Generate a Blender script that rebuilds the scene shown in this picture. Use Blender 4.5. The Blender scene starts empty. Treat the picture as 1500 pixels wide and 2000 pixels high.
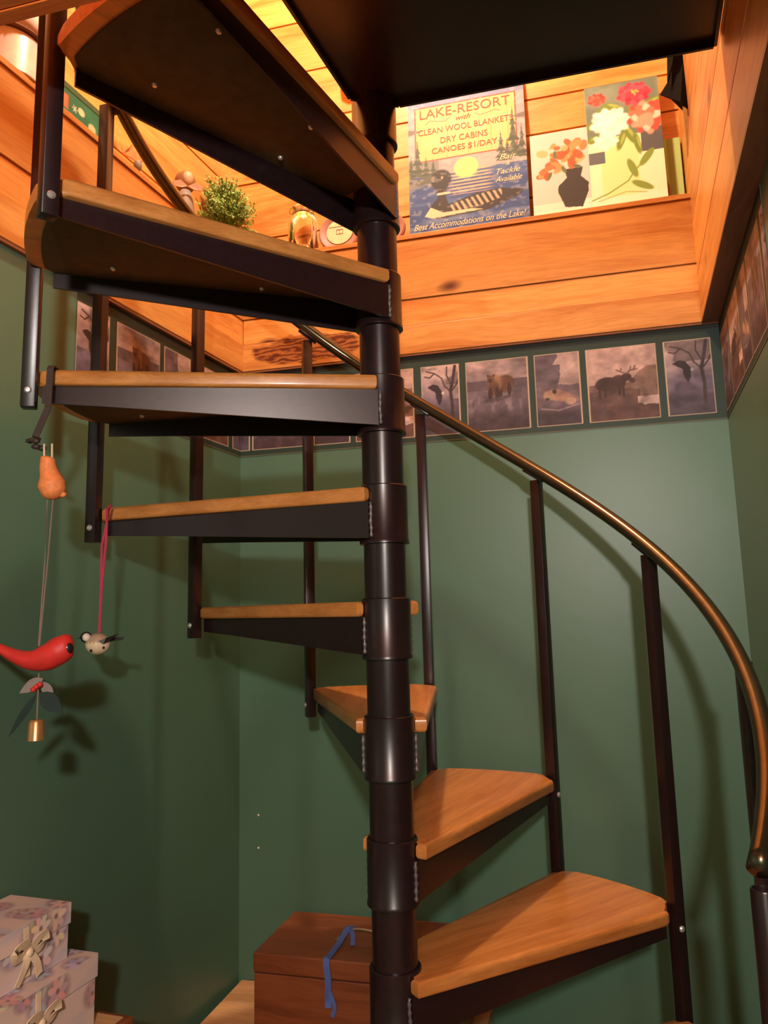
import bpy, bmesh, math, random
import numpy as np
from mathutils import Vector, Matrix
C = bpy.context.scene
COL = C.collection
PI = math.pi

# ---------------------------------------------------------------- camera
cam_data = bpy.data.cameras.new('camera')
cam = bpy.data.objects.new('camera', cam_data); COL.objects.link(cam)
CP = Vector((0.0, -1.5261, -0.0136))
YAW, PITCH, ROLL, FPX = 0.001144, 0.158448, -0.025539, 1541.43
cy_, sy_, cp_, sp_ = math.cos(YAW), math.sin(YAW), math.cos(PITCH), math.sin(PITCH)
fwd = Vector((sy_*cp_, cy_*cp_, sp_)); rt = Vector((cy_, -sy_, 0)); up = rt.cross(fwd)
r2 = math.cos(ROLL)*rt + math.sin(ROLL)*up; u2 = -math.sin(ROLL)*rt + math.cos(ROLL)*up
m = Matrix((( r2.x, u2.x, -fwd.x, CP.x), (r2.y, u2.y, -fwd.y, CP.y), (r2.z, u2.z, -fwd.z, CP.z), (0, 0, 0, 1)))
cam.matrix_world = m
cam_data.sensor_fit = 'VERTICAL'; cam_data.sensor_height = 36.0; cam_data.lens = FPX/2000*36
cam_data.shift_y = -58.07/2000; cam_data.clip_start = 0.02
C.camera = cam

# ---------------------------------------------------------------- world, lamps, exposure
w = bpy.data.worlds.new('world'); C.world = w; w.use_nodes = True
w.node_tree.nodes['Background'].inputs[0].default_value = (1.0, 0.72, 0.42, 1)
w.node_tree.nodes['Background'].inputs[1].default_value = 0.02

def lamp(name, loc, power, color, radius):
    l = bpy.data.lights.new(name, 'POINT'); l.energy = power; l.color = color; l.shadow_soft_size = radius
    o = bpy.data.objects.new(name, l); COL.objects.link(o); o.location = loc; return o
lamp('room_lamp', (-0.03, -2.40, 0.50), 142, (1.0, 0.92, 0.85), 0.05)      # lower room, ceiling lamp behind the camera
lamp('upper_lamp', (-0.12, 0.10, 2.35), 140, (1.0, 0.80, 0.57), 0.06)     # upper floor, lamp over the stairwell
vs = C.view_settings
vs.view_transform = 'Standard'; vs.look = 'None'; vs.exposure = 0.0; vs.gamma = 1.0; vs.use_curve_mapping = False

# ---------------------------------------------------------------- materials
def lin(c):
    return tuple((x/12.92 if x <= 0.04045 else ((x+0.055)/1.055)**2.4) for x in c)
def rgb(r, g, b): return (*lin((r/255, g/255, b/255)), 1)
class NT:
    def __init__(s, name):
        s.m = bpy.data.materials.new(name); s.m.use_nodes = True; s.t = s.m.node_tree
        s.b = s.t.nodes['Principled BSDF']
    def n(s, typ, **kw):
        nd = s.t.nodes.new(typ)
        for k, v in kw.items():
            if k.startswith('i_'): nd.inputs[k[2:].replace('_', ' ')].default_value = v
            elif isinstance(k, str) and k[0] == 'I': nd.inputs[int(k[1:])].default_value = v
            else: setattr(nd, k, v)
        return nd
    def l(s, a, b): s.t.links.new(a, b)
    def coord(s, scale=(1, 1, 1), out='Object'):
        tc = s.n('ShaderNodeTexCoord'); mp = s.n('ShaderNodeMapping'); mp.inputs['Scale'].default_value = scale
        s.l(tc.outputs[out], mp.inputs[0]); return mp.outputs[0]
    def ramp(s, fac, stops):
        r = s.n('ShaderNodeValToRGB'); e = r.color_ramp.elements
        while len(e) < len(stops): e.new(0.5)
        for el, (p, c) in zip(e, stops): el.position = p; el.color = c
        s.l(fac, r.inputs[0]); return r.outputs[0]
    def mix(s, a, b, fac, mode='MIX'):
        x = s.n('ShaderNodeMix', data_type='RGBA', blend_type=mode)
        for sock, v in ((x.inputs[6], a), (x.inputs[7], b), (x.inputs[0], fac)):
            if hasattr(v, 'is_linked'): s.l(v, sock)
            else: sock.default_value = v
        return x.outputs[2]
    def math(s, op, a, b=0.0, c=0.0):
        x = s.n('ShaderNodeMath', operation=op)
        for i, v in enumerate((a, b, c)):
            if hasattr(v, 'is_linked'): s.l(v, x.inputs[i])
            else: x.inputs[i].default_value = v
        return x.outputs[0]
    def bump(s, h, strength=0.2, dist=0.002):
        b = s.n('ShaderNodeBump'); b.inputs['Strength'].default_value = strength; b.inputs['Distance'].default_value = dist
        s.l(h, b.inputs['Height']); s.l(b.outputs[0], s.b.inputs['Normal'])
    def set(s, color=None, rough=None, metal=None, spec=None, coat=None):
        if color is not None:
            if hasattr(color, 'is_linked'): s.l(color, s.b.inputs['Base Color'])
            else: s.b.inputs['Base Color'].default_value = color
        if rough is not None:
            if hasattr(rough, 'is_linked'): s.l(rough, s.b.inputs['Roughness'])
            else: s.b.inputs['Roughness'].default_value = rough
        if metal is not None: s.b.inputs['Metallic'].default_value = metal
        if spec is not None: s.b.inputs['Specular IOR Level'].default_value = spec
        if coat is not None: s.b.inputs['Coat Weight'].default_value = coat; s.b.inputs['Coat Roughness'].default_value = 0.15
        return s

def plain(name, color, rough=0.6, metal=0.0, spec=0.4, noise=0.12, nscale=40, bump=0.0):
    k = NT(name); co = k.coord()
    nz = k.n('ShaderNodeTexNoise'); nz.inputs['Scale'].default_value = nscale; nz.inputs['Detail'].default_value = 3
    k.l(co, nz.inputs[0])
    dark = tuple(c*(1-noise) for c in color[:3])+(1,); lite = tuple(min(1, c*(1+noise)) for c in color[:3])+(1,)
    k.set(k.ramp(nz.outputs[0], [(0.3, dark), (0.7, lite)]), rough, metal, spec)
    if bump: k.bump(nz.outputs[0], bump)
    return k.m

def wood(name, c1, c2, knot=(0.10, 0.025, 0.008, 1), along=0, knots=True, rough=0.4, spread=0.18, grain=1.0, swirl=None, coat=0.0):
    """boards: long axis = along (0 x, 1 y, 2 z); tone varies per board (mesh island)"""
    k = NT(name)
    sc = [14*grain]*3; sc[along] = 0.9*grain
    tc = k.n('ShaderNodeTexCoord'); geo = k.n('ShaderNodeNewGeometry')
    off = k.n('ShaderNodeVectorMath', operation='SCALE'); off.inputs[0].default_value = (7.3, 5.1, 9.7)
    k.l(geo.outputs['Random Per Island'], off.inputs['Scale'])
    add = k.n('ShaderNodeVectorMath', operation='ADD'); k.l(tc.outputs['Object'], add.inputs[0]); k.l(off.outputs[0], add.inputs[1])
    warp = k.n('ShaderNodeTexNoise'); warp.inputs['Scale'].default_value = 3.0; k.l(add.outputs[0], warp.inputs[0])
    ws = k.n('ShaderNodeVectorMath', operation='SCALE'); ws.inputs['Scale'].default_value = 0.055; k.l(warp.outputs['Color'], ws.inputs[0])
    a2 = k.n('ShaderNodeVectorMath', operation='ADD'); k.l(add.outputs[0], a2.inputs[0]); k.l(ws.outputs[0], a2.inputs[1])
    mp = k.n('ShaderNodeMapping'); mp.inputs['Scale'].default_value = sc; k.l(a2.outputs[0], mp.inputs[0])
    n1 = k.n('ShaderNodeTexNoise'); n1.inputs['Scale'].default_value = 1.6; n1.inputs['Detail'].default_value = 6; n1.inputs['Roughness'].default_value = 0.6
    k.l(mp.outputs[0], n1.inputs[0])
    col = k.ramp(n1.outputs[0], [(0.32, c2), (0.55, c1), (0.75, tuple(min(1, x*1.08) for x in c1[:3])+(1,))])
    mp2 = k.n('ShaderNodeMapping'); mp2.inputs['Scale'].default_value = [x*6 for x in sc]; k.l(a2.outputs[0], mp2.inputs[0])
    n2 = k.n('ShaderNodeTexNoise'); n2.inputs['Scale'].default_value = 2.2; n2.inputs['Detail'].default_value = 2; k.l(mp2.outputs[0], n2.inputs[0])
    col = k.mix(col, k.ramp(n2.outputs[0], [(0.35, (0.80, 0.74, 0.68, 1)), (0.6, (1, 1, 1, 1))]), 0.6, 'MULTIPLY')
    if knots:
        ks = [7.0]*3; ks[along] = 3.2
        mk = k.n('ShaderNodeMapping'); mk.inputs['Scale'].default_value = ks; k.l(a2.outputs[0], mk.inputs[0])
        v = k.n('ShaderNodeTexVoronoi'); v.inputs['Scale'].default_value = 1.0; k.l(mk.outputs[0], v.inputs[0])
        kn = k.ramp(v.outputs['Distance'], [(0.07, (1, 1, 1, 1)), (0.17, (0, 0, 0, 1))])
        col = k.mix(col, knot, kn)
    if swirl:   # a large burl in the board (x, z, half length, half height)
        sx, sz, hx, hz = swirl
        sp = k.n('ShaderNodeSeparateXYZ'); k.l(tc.outputs['Object'], sp.inputs[0])
        dx = k.math('DIVIDE', k.math('SUBTRACT', sp.outputs[0], sx), hx); dz = k.math('DIVIDE', k.math('SUBTRACT', sp.outputs[2], sz), hz)
        r = k.math('ADD', k.math('POWER', dx, 2), k.math('POWER', dz, 2))
        nz = k.n('ShaderNodeTexNoise'); nz.inputs['Scale'].default_value = 14; nz.inputs['Detail'].default_value = 4; k.l(tc.outputs['Object'], nz.inputs[0])
        r2_ = k.math('ADD', r, k.math('MULTIPLY', nz.outputs[0], 0.9))
        mask = k.ramp(r2_, [(0.85, (1, 1, 1, 1)), (1.25, (0, 0, 0, 1))])
        wv = k.n('ShaderNodeTexWave', wave_type='BANDS', bands_direction='Z'); wv.inputs['Scale'].default_value = 9; wv.inputs['Distortion'].default_value = 10; wv.inputs['Detail'].default_value = 3; wv.inputs['Detail Scale'].default_value = 3
        mp3 = k.n('ShaderNodeMapping'); mp3.inputs['Location'].default_value = (-sx*0.5, 0, -sz*2); mp3.inputs['Scale'].default_value = (0.5, 1, 2); k.l(tc.outputs['Object'], mp3.inputs[0]); k.l(mp3.outputs[0], wv.inputs[0])
        sc_ = k.ramp(wv.outputs[0], [(0.15, (0.10, 0.022, 0.006, 1)), (0.85, (0.34, 0.11, 0.025, 1))])
        col = k.mix(col, sc_, mask)
    tone = k.n('ShaderNodeHueSaturation')
    k.l(k.math('MULTIPLY_ADD', geo.outputs['Random Per Island'], spread*2, 1-spread), tone.inputs['Value']); k.l(col, tone.inputs['Color'])
    k.set(tone.outputs[0], rough, 0, 0.4, coat)
    k.bump(n2.outputs[0], 0.08)
    return k.m

def vcol(name, rough=0.55, spec=0.3):
    k = NT(name); a = k.n('ShaderNodeVertexColor', layer_name='paint'); k.set(a.outputs[0], rough, 0, spec); return k.m

M = {}
M['pine'] = wood('honey_pine', (0.62, 0.30, 0.080, 1), (0.46, 0.165, 0.032, 1))
M['pine_burl'] = wood('honey_pine_with_burl', (0.62, 0.30, 0.080, 1), (0.46, 0.165, 0.032, 1), swirl=(0.24, 0.815, 0.27, 0.068))
M['pine_dark'] = wood('stained_pine_edge', (0.20, 0.075, 0.028, 1), (0.12, 0.04, 0.015, 1), knots=False)
M['oak'] = wood('oiled_oak_tread', (0.61, 0.25, 0.064, 1), (0.44, 0.155, 0.034, 1), knots=False, rough=0.33, spread=0.05, grain=1.6, coat=0.15)
M['chest'] = wood('red_brown_chest_wood', (0.26, 0.075, 0.026, 1), (0.13, 0.035, 0.013, 1), rough=0.35, spread=0.08)
M['lightwood'] = wood('light_tan_wood', (0.62, 0.36, 0.17, 1), (0.48, 0.25, 0.11, 1), rough=0.5)
M['ceiling'] = wood('ceiling_board', (0.66, 0.15, 0.025, 1), (0.54, 0.10, 0.018, 1), knots=False)
M['metal'] = plain('black_enamel_steel', (0.017, 0.0075, 0.0085, 1), 0.30, 0.0, 0.5, 0.15, 90, 0.03)
M['deck'] = plain('dark_olive_underside', (0.055, 0.040, 0.014, 1), 0.75, noise=0.2)
M['rail'] = plain('bronze_handrail', (0.105, 0.092, 0.058, 1), 0.2, 0.85, 0.5, 0.1, 60)
M['bolt'] = plain('zinc_bolt', (0.62, 0.60, 0.56, 1), 0.35, 0.7)
M['weld'] = plain('weld_bead', (0.16, 0.14, 0.14, 1), 0.4, 0.4, bump=0.4)
k = NT('green_wall_paint'); co = k.coord(); nz = k.n('ShaderNodeTexNoise'); nz.inputs['Scale'].default_value = 2.0; nz.inputs['Detail'].default_value = 4; k.l(co, nz.inputs[0])
k.set(k.ramp(nz.outputs[0], [(0.35, (0.076, 0.160, 0.104, 1)), (0.7, (0.086, 0.177, 0.117, 1))]), 0.40, 0, 0.5)
n2 = k.n('ShaderNodeTexNoise'); n2.inputs['Scale'].default_value = 14; n2.inputs['Detail'].default_value = 5; k.l(co, n2.inputs[0]); k.bump(n2.outputs[0], 0.12, 0.004)
M['green'] = k.m
M['floor'] = plain('tan_carpet', (0.22, 0.15, 0.09, 1), 0.95, nscale=200, bump=0.4)
M['paint'] = vcol('painted_print'); M['border'] = vcol('printed_border_paper', 0.5, 0.35)
M['canvas'] = plain('canvas_edge', (0.75, 0.70, 0.60, 1), 0.8)
M['board'] = plain('sign_board_edge', (0.12, 0.09, 0.07, 1), 0.7)
M['black_cloth'] = plain('black_cloth', (0.008, 0.007, 0.006, 1), 0.95, spec=0.1)
M['gold'] = plain('dull_gold', (0.35, 0.25, 0.10, 1), 0.45, 0.6)

# ---------------------------------------------------------------- helpers
def mesh_obj(name, bm, mat, parent=None, smooth=False, mw=None):
    me = bpy.data.meshes.new(name); bm.normal_update(); bm.to_mesh(me); bm.free()
    mats = mat if isinstance(mat, (list, tuple)) else [mat]
    for q in mats: me.materials.append(M[q] if isinstance(q, str) else q)
    if smooth:
        me.shade_smooth()
        if smooth != 'all': me.set_sharp_from_angle(angle=math.radians(38))
    o = bpy.data.objects.new(name, me); COL.objects.link(o)
    if parent: o.parent = parent
    if mw is not None: o.matrix_world = mw if parent is None else mw
    return o
def empty(name, loc=(0, 0, 0), rz=0):
    o = bpy.data.objects.new(name, None); COL.objects.link(o); o.location = loc; o.rotation_euler = (0, 0, rz); o.empty_display_size = 0.05; return o
def tag(o, label, cat, group=None, kind=None):
    if label: o['label'] = label
    if cat: o['category'] = cat
    if group: o['group'] = group
    if kind: o['kind'] = kind
    return o
def struct(o): o['kind'] = 'structure'; return o
def box(bm, x0, x1, y0, y1, z0, z1, bev=0.0, mi=0, mtx=None):
    vs_ = [bm.verts.new((x, y, z)) for x in (x0, x1) for y in (y0, y1) for z in (z0, z1)]
    idx = [(0, 1, 3, 2), (4, 6, 7, 5), (0, 4, 5, 1), (2, 3, 7, 6), (0, 2, 6, 4), (1, 5, 7, 3)]
    fs = [bm.faces.new([vs_[i] for i in f]) for f in idx]
    for f in fs: f.material_index = mi
    if bev > 0:
        es = list({e for f in fs for e in f.edges})
        r = bmesh.ops.bevel(bm, geom=es, offset=bev, segments=2, affect='EDGES', profile=0.5)
        vs_ = list({v for f in r['faces'] for v in f.verts} | {v for v in vs_ if v.is_valid})
    if mtx is not None: bmesh.ops.transform(bm, matrix=mtx, verts=[v for v in vs_ if v.is_valid])
    return vs_
def prism(bm, pts, z0, z1, mi=0):
    a = [bm.verts.new((p[0], p[1], z0)) for p in pts]; b = [bm.verts.new((p[0], p[1], z1)) for p in pts]
    n = len(pts); fs = [bm.faces.new(a[::-1]), bm.faces.new(b)]
    for i in range(n): fs.append(bm.faces.new((a[i], a[(i+1) % n], b[(i+1) % n], b[i])))
    for f in fs: f.material_index = mi
    return a+b, fs
def frame_at(T, N):
    T = T.normalized(); A = N - T*N.dot(T)
    if A.length < 1e-6: A = Vector((1, 0, 0)) - T*T.x
    A.normalize(); return A, T.cross(A)
def loft(bm, pts, rad, seg=12, up=(0, 0, 1), caps=True, mi=0):
    """tube through pts; rad: scalar or (ra, rb) per point; ra along 'up'"""
    pts = [Vector(p) for p in pts]; rings = []; U = Vector(up)
    for i, p in enumerate(pts):
        T = pts[min(i+1, len(pts)-1)] - pts[max(i-1, 0)]
        A, B = frame_at(T, U)
        r = rad[i] if isinstance(rad, (list, tuple)) else rad
        ra, rb = r if isinstance(r, (list, tuple)) else (r, r)
        rings.append([bm.verts.new(p + A*(ra*math.cos(2*PI*j/seg)) + B*(rb*math.sin(2*PI*j/seg))) for j in range(seg)])
    for a, b in zip(rings, rings[1:]):
        for j in range(seg):
            f = bm.faces.new((a[j], a[(j+1) % seg], b[(j+1) % seg], b[j])); f.material_index = mi
    if caps:
        bm.faces.new(rings[0][::-1]).material_index = mi; bm.faces.new(rings[-1]).material_index = mi
    return rings
def lathe(bm, prof, seg=32, o=(0, 0, 0), mi=0, mtx=None):
    rings = []
    for r, z in prof:
        if r < 1e-5: rings.append([bm.verts.new((o[0], o[1], o[2]+z))])
        else: rings.append([bm.verts.new((o[0]+r*math.cos(2*PI*j/seg), o[1]+r*math.sin(2*PI*j/seg), o[2]+z)) for j in range(seg)])
    for a, b in zip(rings, rings[1:]):
        for j in range(seg):
            k_ = (j+1) % seg
            if len(a) == 1 and len(b) == 1: continue
            if len(a) == 1: f = bm.faces.new((a[0], b[j], b[k_]))
            elif len(b) == 1: f = bm.faces.new((a[j], b[0], a[k_]))
            else: f = bm.faces.new((a[j], b[j], b[k_], a[k_]))
            f.material_index = mi
    vs_ = [v for r in rings for v in r]
    if mtx is not None: bmesh.ops.transform(bm, matrix=mtx, verts=vs_)
    return vs_
def ball(bm, c, r, sub=2, scale=(1, 1, 1), mi=0, rot=None):
    res = bmesh.ops.create_icosphere(bm, subdivisions=sub, radius=r)
    mt = Matrix.Translation(c) @ (rot or Matrix.Identity(4)) @ Matrix.Diagonal((*scale, 1))
    bmesh.ops.transform(bm, matrix=mt, verts=res['verts'])
    for v in res['verts']:
        for f in v.link_faces: f.material_index = mi
    return res['verts']
def poly_slab(bm, pts3, nrm, th, mi=0):
    """outline given as 3d points in one plane, thickened by th along nrm"""
    n = Vector(nrm)*th
    a = [bm.verts.new(Vector(p)) for p in pts3]; b = [bm.verts.new(Vector(p)+n) for p in pts3]
    k_ = len(pts3); fs = [bm.faces.new(a), bm.faces.new(b[::-1])]
    for i in range(k_): fs.append(bm.faces.new((a[(i+1) % k_], a[i], b[i], b[(i+1) % k_])))
    for f in fs: f.material_index = mi
def bez(pts, n=12):
    """catmull-rom through points"""
    P = [Vector(p) for p in pts]; P = [P[0]*2-P[1]]+P+[P[-1]*2-P[-2]]; out = []
    for i in range(1, len(P)-2):
        for s in range(n):
            t = s/n; a, b, c, d = P[i-1:i+3]
            out.append(0.5*((2*b)+(c-a)*t+(2*a-5*b+4*c-d)*t*t+(3*b-a-3*c+d)*t**3))
    out.append(P[-2]); return out
def copy_tree(o, parent=None):
    c = o.copy(); COL.objects.link(c)
    if parent: c.parent = parent
    for ch in list(o.children): copy_tree(ch, c)
    return c

# ------------------------------------------------ tiny raster painter (colours become mesh point colours)
class Paint:
    def __init__(s, w_, h_, res, base):
        s.w, s.h = w_, h_; s.nx = int(w_/res)+1; s.nz = int(h_/res)+1
        x = np.linspace(0, w_, s.nx); z = np.linspace(0, h_, s.nz); s.X, s.Z = np.meshgrid(x, z)
        s.c = np.ones((s.nz, s.nx, 3))*np.array(base)/255.0
    def noise(s, fx, fz, seed, octv=3):
        out = np.zeros_like(s.X); amp = 1; tot = 0
        for o_ in range(octv):
            r = np.random.RandomState(seed+o_*17); gx = s.X*fx*2**o_; gz = s.Z*fz*2**o_
            G = r.rand(int(gz.max())+3, int(gx.max())+3); ix = gx.astype(int); iz = gz.astype(int); tx = gx-ix; tz = gz-iz
            tx = tx*tx*(3-2*tx); tz = tz*tz*(3-2*tz)
            out += amp*((G[iz, ix]*(1-tx)+G[iz, ix+1]*tx)*(1-tz)+(G[iz+1, ix]*(1-tx)+G[iz+1, ix+1]*tx)*tz); tot += amp; amp *= 0.5
        return out/tot
    def put(s, mask, col, a=1.0):
        mk = np.clip(mask, 0, 1)[..., None]*a
        col = np.array(col)/255.0 if not isinstance(col, np.ndarray) or col.ndim == 1 else col
        s.c = s.c*(1-mk)+col*mk
    def ell(s, cx, cz, rx, rz, col, a=1.0, ang=0, soft=0.15, rough=0.0, seed=3):
        ca, sa = math.cos(ang), math.sin(ang); dx = s.X-cx; dz = s.Z-cz
        u = (dx*ca+dz*sa)/rx; v = (-dx*sa+dz*ca)/rz; d = np.sqrt(u*u+v*v)
        if rough: d = d+rough*(s.noise(1.6/rx, 1.6/rx, seed, 2)-0.5)
        s.put((1-d)/soft+0.5, col, a)
    def rect(s, x0, x1, z0, z1, col, a=1.0):
        s.put(((s.X >= x0) & (s.X <= x1) & (s.Z >= z0) & (s.Z <= z1)).astype(float), col, a)
    def poly(s, pts, col, a=1.0):
        ins = np.zeros(s.X.shape, bool); n = len(pts)
        for i in range(n):
            x1, z1 = pts[i]; x2, z2 = pts[(i+1) % n]
            if z1 == z2: continue
            cond = ((z1 > s.Z) != (z2 > s.Z)) & (s.X < (x2-x1)*(s.Z-z1)/(z2-z1)+x1); ins ^= cond
        s.put(ins.astype(float), col, a)
    def line(s, pts, w_, col, a=1.0):
        best = np.full(s.X.shape, 9.0)
        for (x1, z1), (x2, z2) in zip(pts, pts[1:]):
            L = (x2-x1)**2+(z2-z1)**2+1e-12; t = np.clip(((s.X-x1)*(x2-x1)+(s.Z-z1)*(z2-z1))/L, 0, 1)
            best = np.minimum(best, np.hypot(s.X-x1-t*(x2-x1), s.Z-z1-t*(z2-z1)))
        s.put((w_/2-best)/0.0012+0.5, col, a)
    def mesh(s, name, mat, y=0.0, flip=False, body=None, body_mat=None, parent=None, x0=0, z0=0):
        """grid facing -y (or +y if flip); optional box body behind it of thickness body"""
        n = s.nx*s.nz; co = np.zeros((n, 3)); co[:, 0] = s.X.ravel()+x0; co[:, 1] = y; co[:, 2] = s.Z.ravel()+z0
        i = np.arange(n).reshape(s.nz, s.nx)
        q = np.stack([i[:-1, :-1], i[:-1, 1:], i[1:, 1:], i[1:, :-1]], -1).reshape(-1, 4)
        if flip: q = q[:, ::-1]
        col = s.c.reshape(-1, 3); colors = np.ones((n, 4))
        colors[:, :3] = np.where(col <= 0.04045, col/12.92, ((np.clip(col, 0, 1)+0.055)/1.055)**2.4)
        faces = q.tolist(); mats = [0]*len(faces); verts = co.tolist()
        if body:
            b0 = len(verts); yb = y + (-body if flip else body)
            for (x, z) in ((0, 0), (s.w, 0), (s.w, s.h), (0, s.h)):
                verts.append((x+x0, y+(-1e-4 if flip else 1e-4), z+z0)); verts.append((x+x0, yb, z+z0))
            B = lambda k_: b0+k_
            fs = [(0, 1, 3, 2), (2, 3, 5, 4), (4, 5, 7, 6), (6, 7, 1, 0), (1, 7, 5, 3)]
            for f in fs: faces.append([B(v) for v in (f if not flip else f[::-1])]); mats.append(1)
        me = bpy.data.meshes.new(name); me.from_pydata(verts, [], faces)
        at = me.color_attributes.new('paint', 'FLOAT_COLOR', 'POINT')
        full = np.ones((len(verts), 4), dtype=np.float32); full[:n] = colors; full[n:] = (0.1, 0.1, 0.1, 1); at.data.foreach_set('color', full.ravel())
        me.materials.append(M[mat]);
        if body: me.materials.append(M[body_mat])
        me.polygons.foreach_set('material_index', mats); me.update()
        o = bpy.data.objects.new(name, me); COL.objects.link(o)
        if parent: o.parent = parent
        return o

# ---------------------------------------------------------------- the place: frames of the three walls
BL = Vector((-0.45681, 0.97010, 0)); BR = Vector((0.95365, 0.59476, 0))
EX = (BR-BL).normalized(); EY = Vector((-EX.y, EX.x, 0)); WID = (BR-BL).length
LX = Vector((-0.31510, -0.94906, 0)); RX = Vector((-0.29901, -0.95425, 0))
AB = math.atan2(EX.y, EX.x); AL = math.atan2(LX.y, LX.x); AR = math.atan2(RX.y, RX.x)
FB = Matrix.Translation(BL) @ Matrix.Rotation(AB, 4, 'Z')      # back wall: x to the right, -y into the room
FL = Matrix.Translation(BL) @ Matrix.Rotation(AL, 4, 'Z')      # left wall: x towards the camera, +y into the room
FR = Matrix.Translation(BR) @ Matrix.Rotation(AR, 4, 'Z')      # right wall: x towards the camera, -y into the room
ZF, ZT, ZLEDGE, ZTOP = -1.5114, 0.758, 1.1475, 2.70
LEN = 4.0

def wallbox(name, F, boxes, mat, bev=0.0):
    bm = bmesh.new()
    for b in boxes: box(bm, *b, bev=bev)
    return struct(mesh_obj(name, bm, mat, mw=F))
wallbox('wall_back', FB, [(-0.12, WID+0.12, 0, 0.10, ZF, ZT)], 'green')
wallbox('wall_left', FL, [(0.0, LEN, -0.10, 0, ZF, ZT)], 'green')
wallbox('wall_right', FR, [(0.0, 1.40, 0, 0.10, ZF, ZT)], 'green')     # the room widens past this short wall
wallbox('wall_far_right', FB, [(3.3, 3.4, -3.9, -1.2, ZF, ZT)], 'green')
wallbox('wall_recess', FB, [(WID+0.06, 3.3, -1.33, -1.23, ZF, ZT)], 'green')
wallbox('wall_front', FB, [(-1.6, 3.4, -3.95, -3.85, ZF, ZT)], 'green')
wallbox('floor', FB, [(-1.6, 3.4, -3.9, 0.05, ZF-0.05, ZF)], 'floor')
# lower ceiling around the opening (opening is 1.52 m deep)
OP = 1.524
wallbox('ceiling', FB, [(-1.7, 3.4, -3.9+i*0.16, -3.9+i*0.16+0.157, ZT, ZT+0.02) for i in range(14)] + [(-1.7, 3.4, -1.66, -OP-0.022, ZT-0.002, ZT+0.02)], 'ceiling')

# pine fascia round the opening: three boards high, then the ledge cap
def boards(x0, x1, ya, yb, zs, prot, sgn):
    out = []
    for i, (a, b) in enumerate(zip(zs, zs[1:])):
        p = prot + (0.0035 if i % 2 == 0 else 0.0)
        out.append((x0, x1, -p, yb, a+0.0008, b-0.0008) if sgn > 0 else (x0, x1, -yb, p, a+0.0008, b-0.0008))
    return out
ZS = [ZT, 0.850, 0.935, ZLEDGE-0.016]
wallbox('trim_1', FB, boards(0.012, WID-0.04, 0, 0.099, ZS, 0.008, 1) + [(-0.10, WID-0.04, -0.016, 0.10, ZLEDGE-0.016, ZLEDGE)], 'pine_burl', 0.0015)
wallbox('trim_2', FL, boards(0.0, 1.75, 0, 0.099, ZS, 0.010, -1) + [(-0.0, 1.75, -0.10, 0.018, ZLEDGE-0.016, ZLEDGE)], 'pine', 0.0015)
wallbox('trim_3', FL, [(0.0, 1.75, -0.02, 0.012, ZT-0.008, ZT-0.0003)], 'pine_dark')
wallbox('trim_4', FB, [(0.0, WID-0.0, -0.010, 0.02, ZT-0.006, ZT-0.0003)], 'pine_dark')
# upper storey plank walls
ZP = [1.03, 1.27, 1.485, 1.61, 1.69, 1.88, 2.08, 2.29, 2.50, 2.72]
G = 0.0035
wallbox('wall_upper_back', FB, [(-0.13, WID+0.12, 0.101, 0.12, a+G, b-G) for a, b in zip(ZP, ZP[1:])] + [(-0.13, WID+0.12, 0.113, 0.16, ZP[0], ZP[-1])], 'pine')
wallbox('wall_upper_left', FL, [(-0.10, LEN, -0.12, -0.101, a+G, b-G) for a, b in zip(ZP, ZP[1:])] + [(-0.10, LEN, -0.16, -0.113, ZP[0], ZP[-1])], 'pine')
ZR = [ZT+0.004, 0.90, 1.06, 1.25, 1.44, 1.63, 1.82, 2.03, 2.24, 2.45, 2.70]
wallbox('wall_upper_right', FR, [(-0.11, LEN, -0.045, 0.05, a+0.001, b-0.001) for a, b in zip(ZR, ZR[1:])], 'pine', 0.002)
wallbox('trim_5', FR, [(-0.0, 1.60, -0.046, 0.001, ZT-0.004, ZT+0.003)], 'pine_dark')
wallbox('trim_6', FL, [(-0.101, -0.070, -0.101, -0.086, ZLEDGE, 2.70), (-0.068, -0.045, -0.101, -0.093, ZLEDGE, 2.70)], 'pine')
wallbox('wall_upper_front', FB, [(-1.7, 2.5, -3.95, -3.85, a+0.002, b-0.002) for a, b in zip(ZP, ZP[1:])], 'pine')
wallbox('ceiling_upper', FB, [(-1.7, 2.5, -3.9+i*0.2, -3.9+i*0.2+0.195, 2.70, 2.72) for i in range(21)], 'pine')
wallbox('floor_upper', FB, [(-1.5, 2.3, -3.9, -OP-0.02, 1.04, 1.0795)], 'lightwood')
wallbox('trim_7', FB, [(-0.6, WID+0.45, -OP-0.02, -OP, ZT-0.004, 1.078)], 'ceiling')

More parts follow.
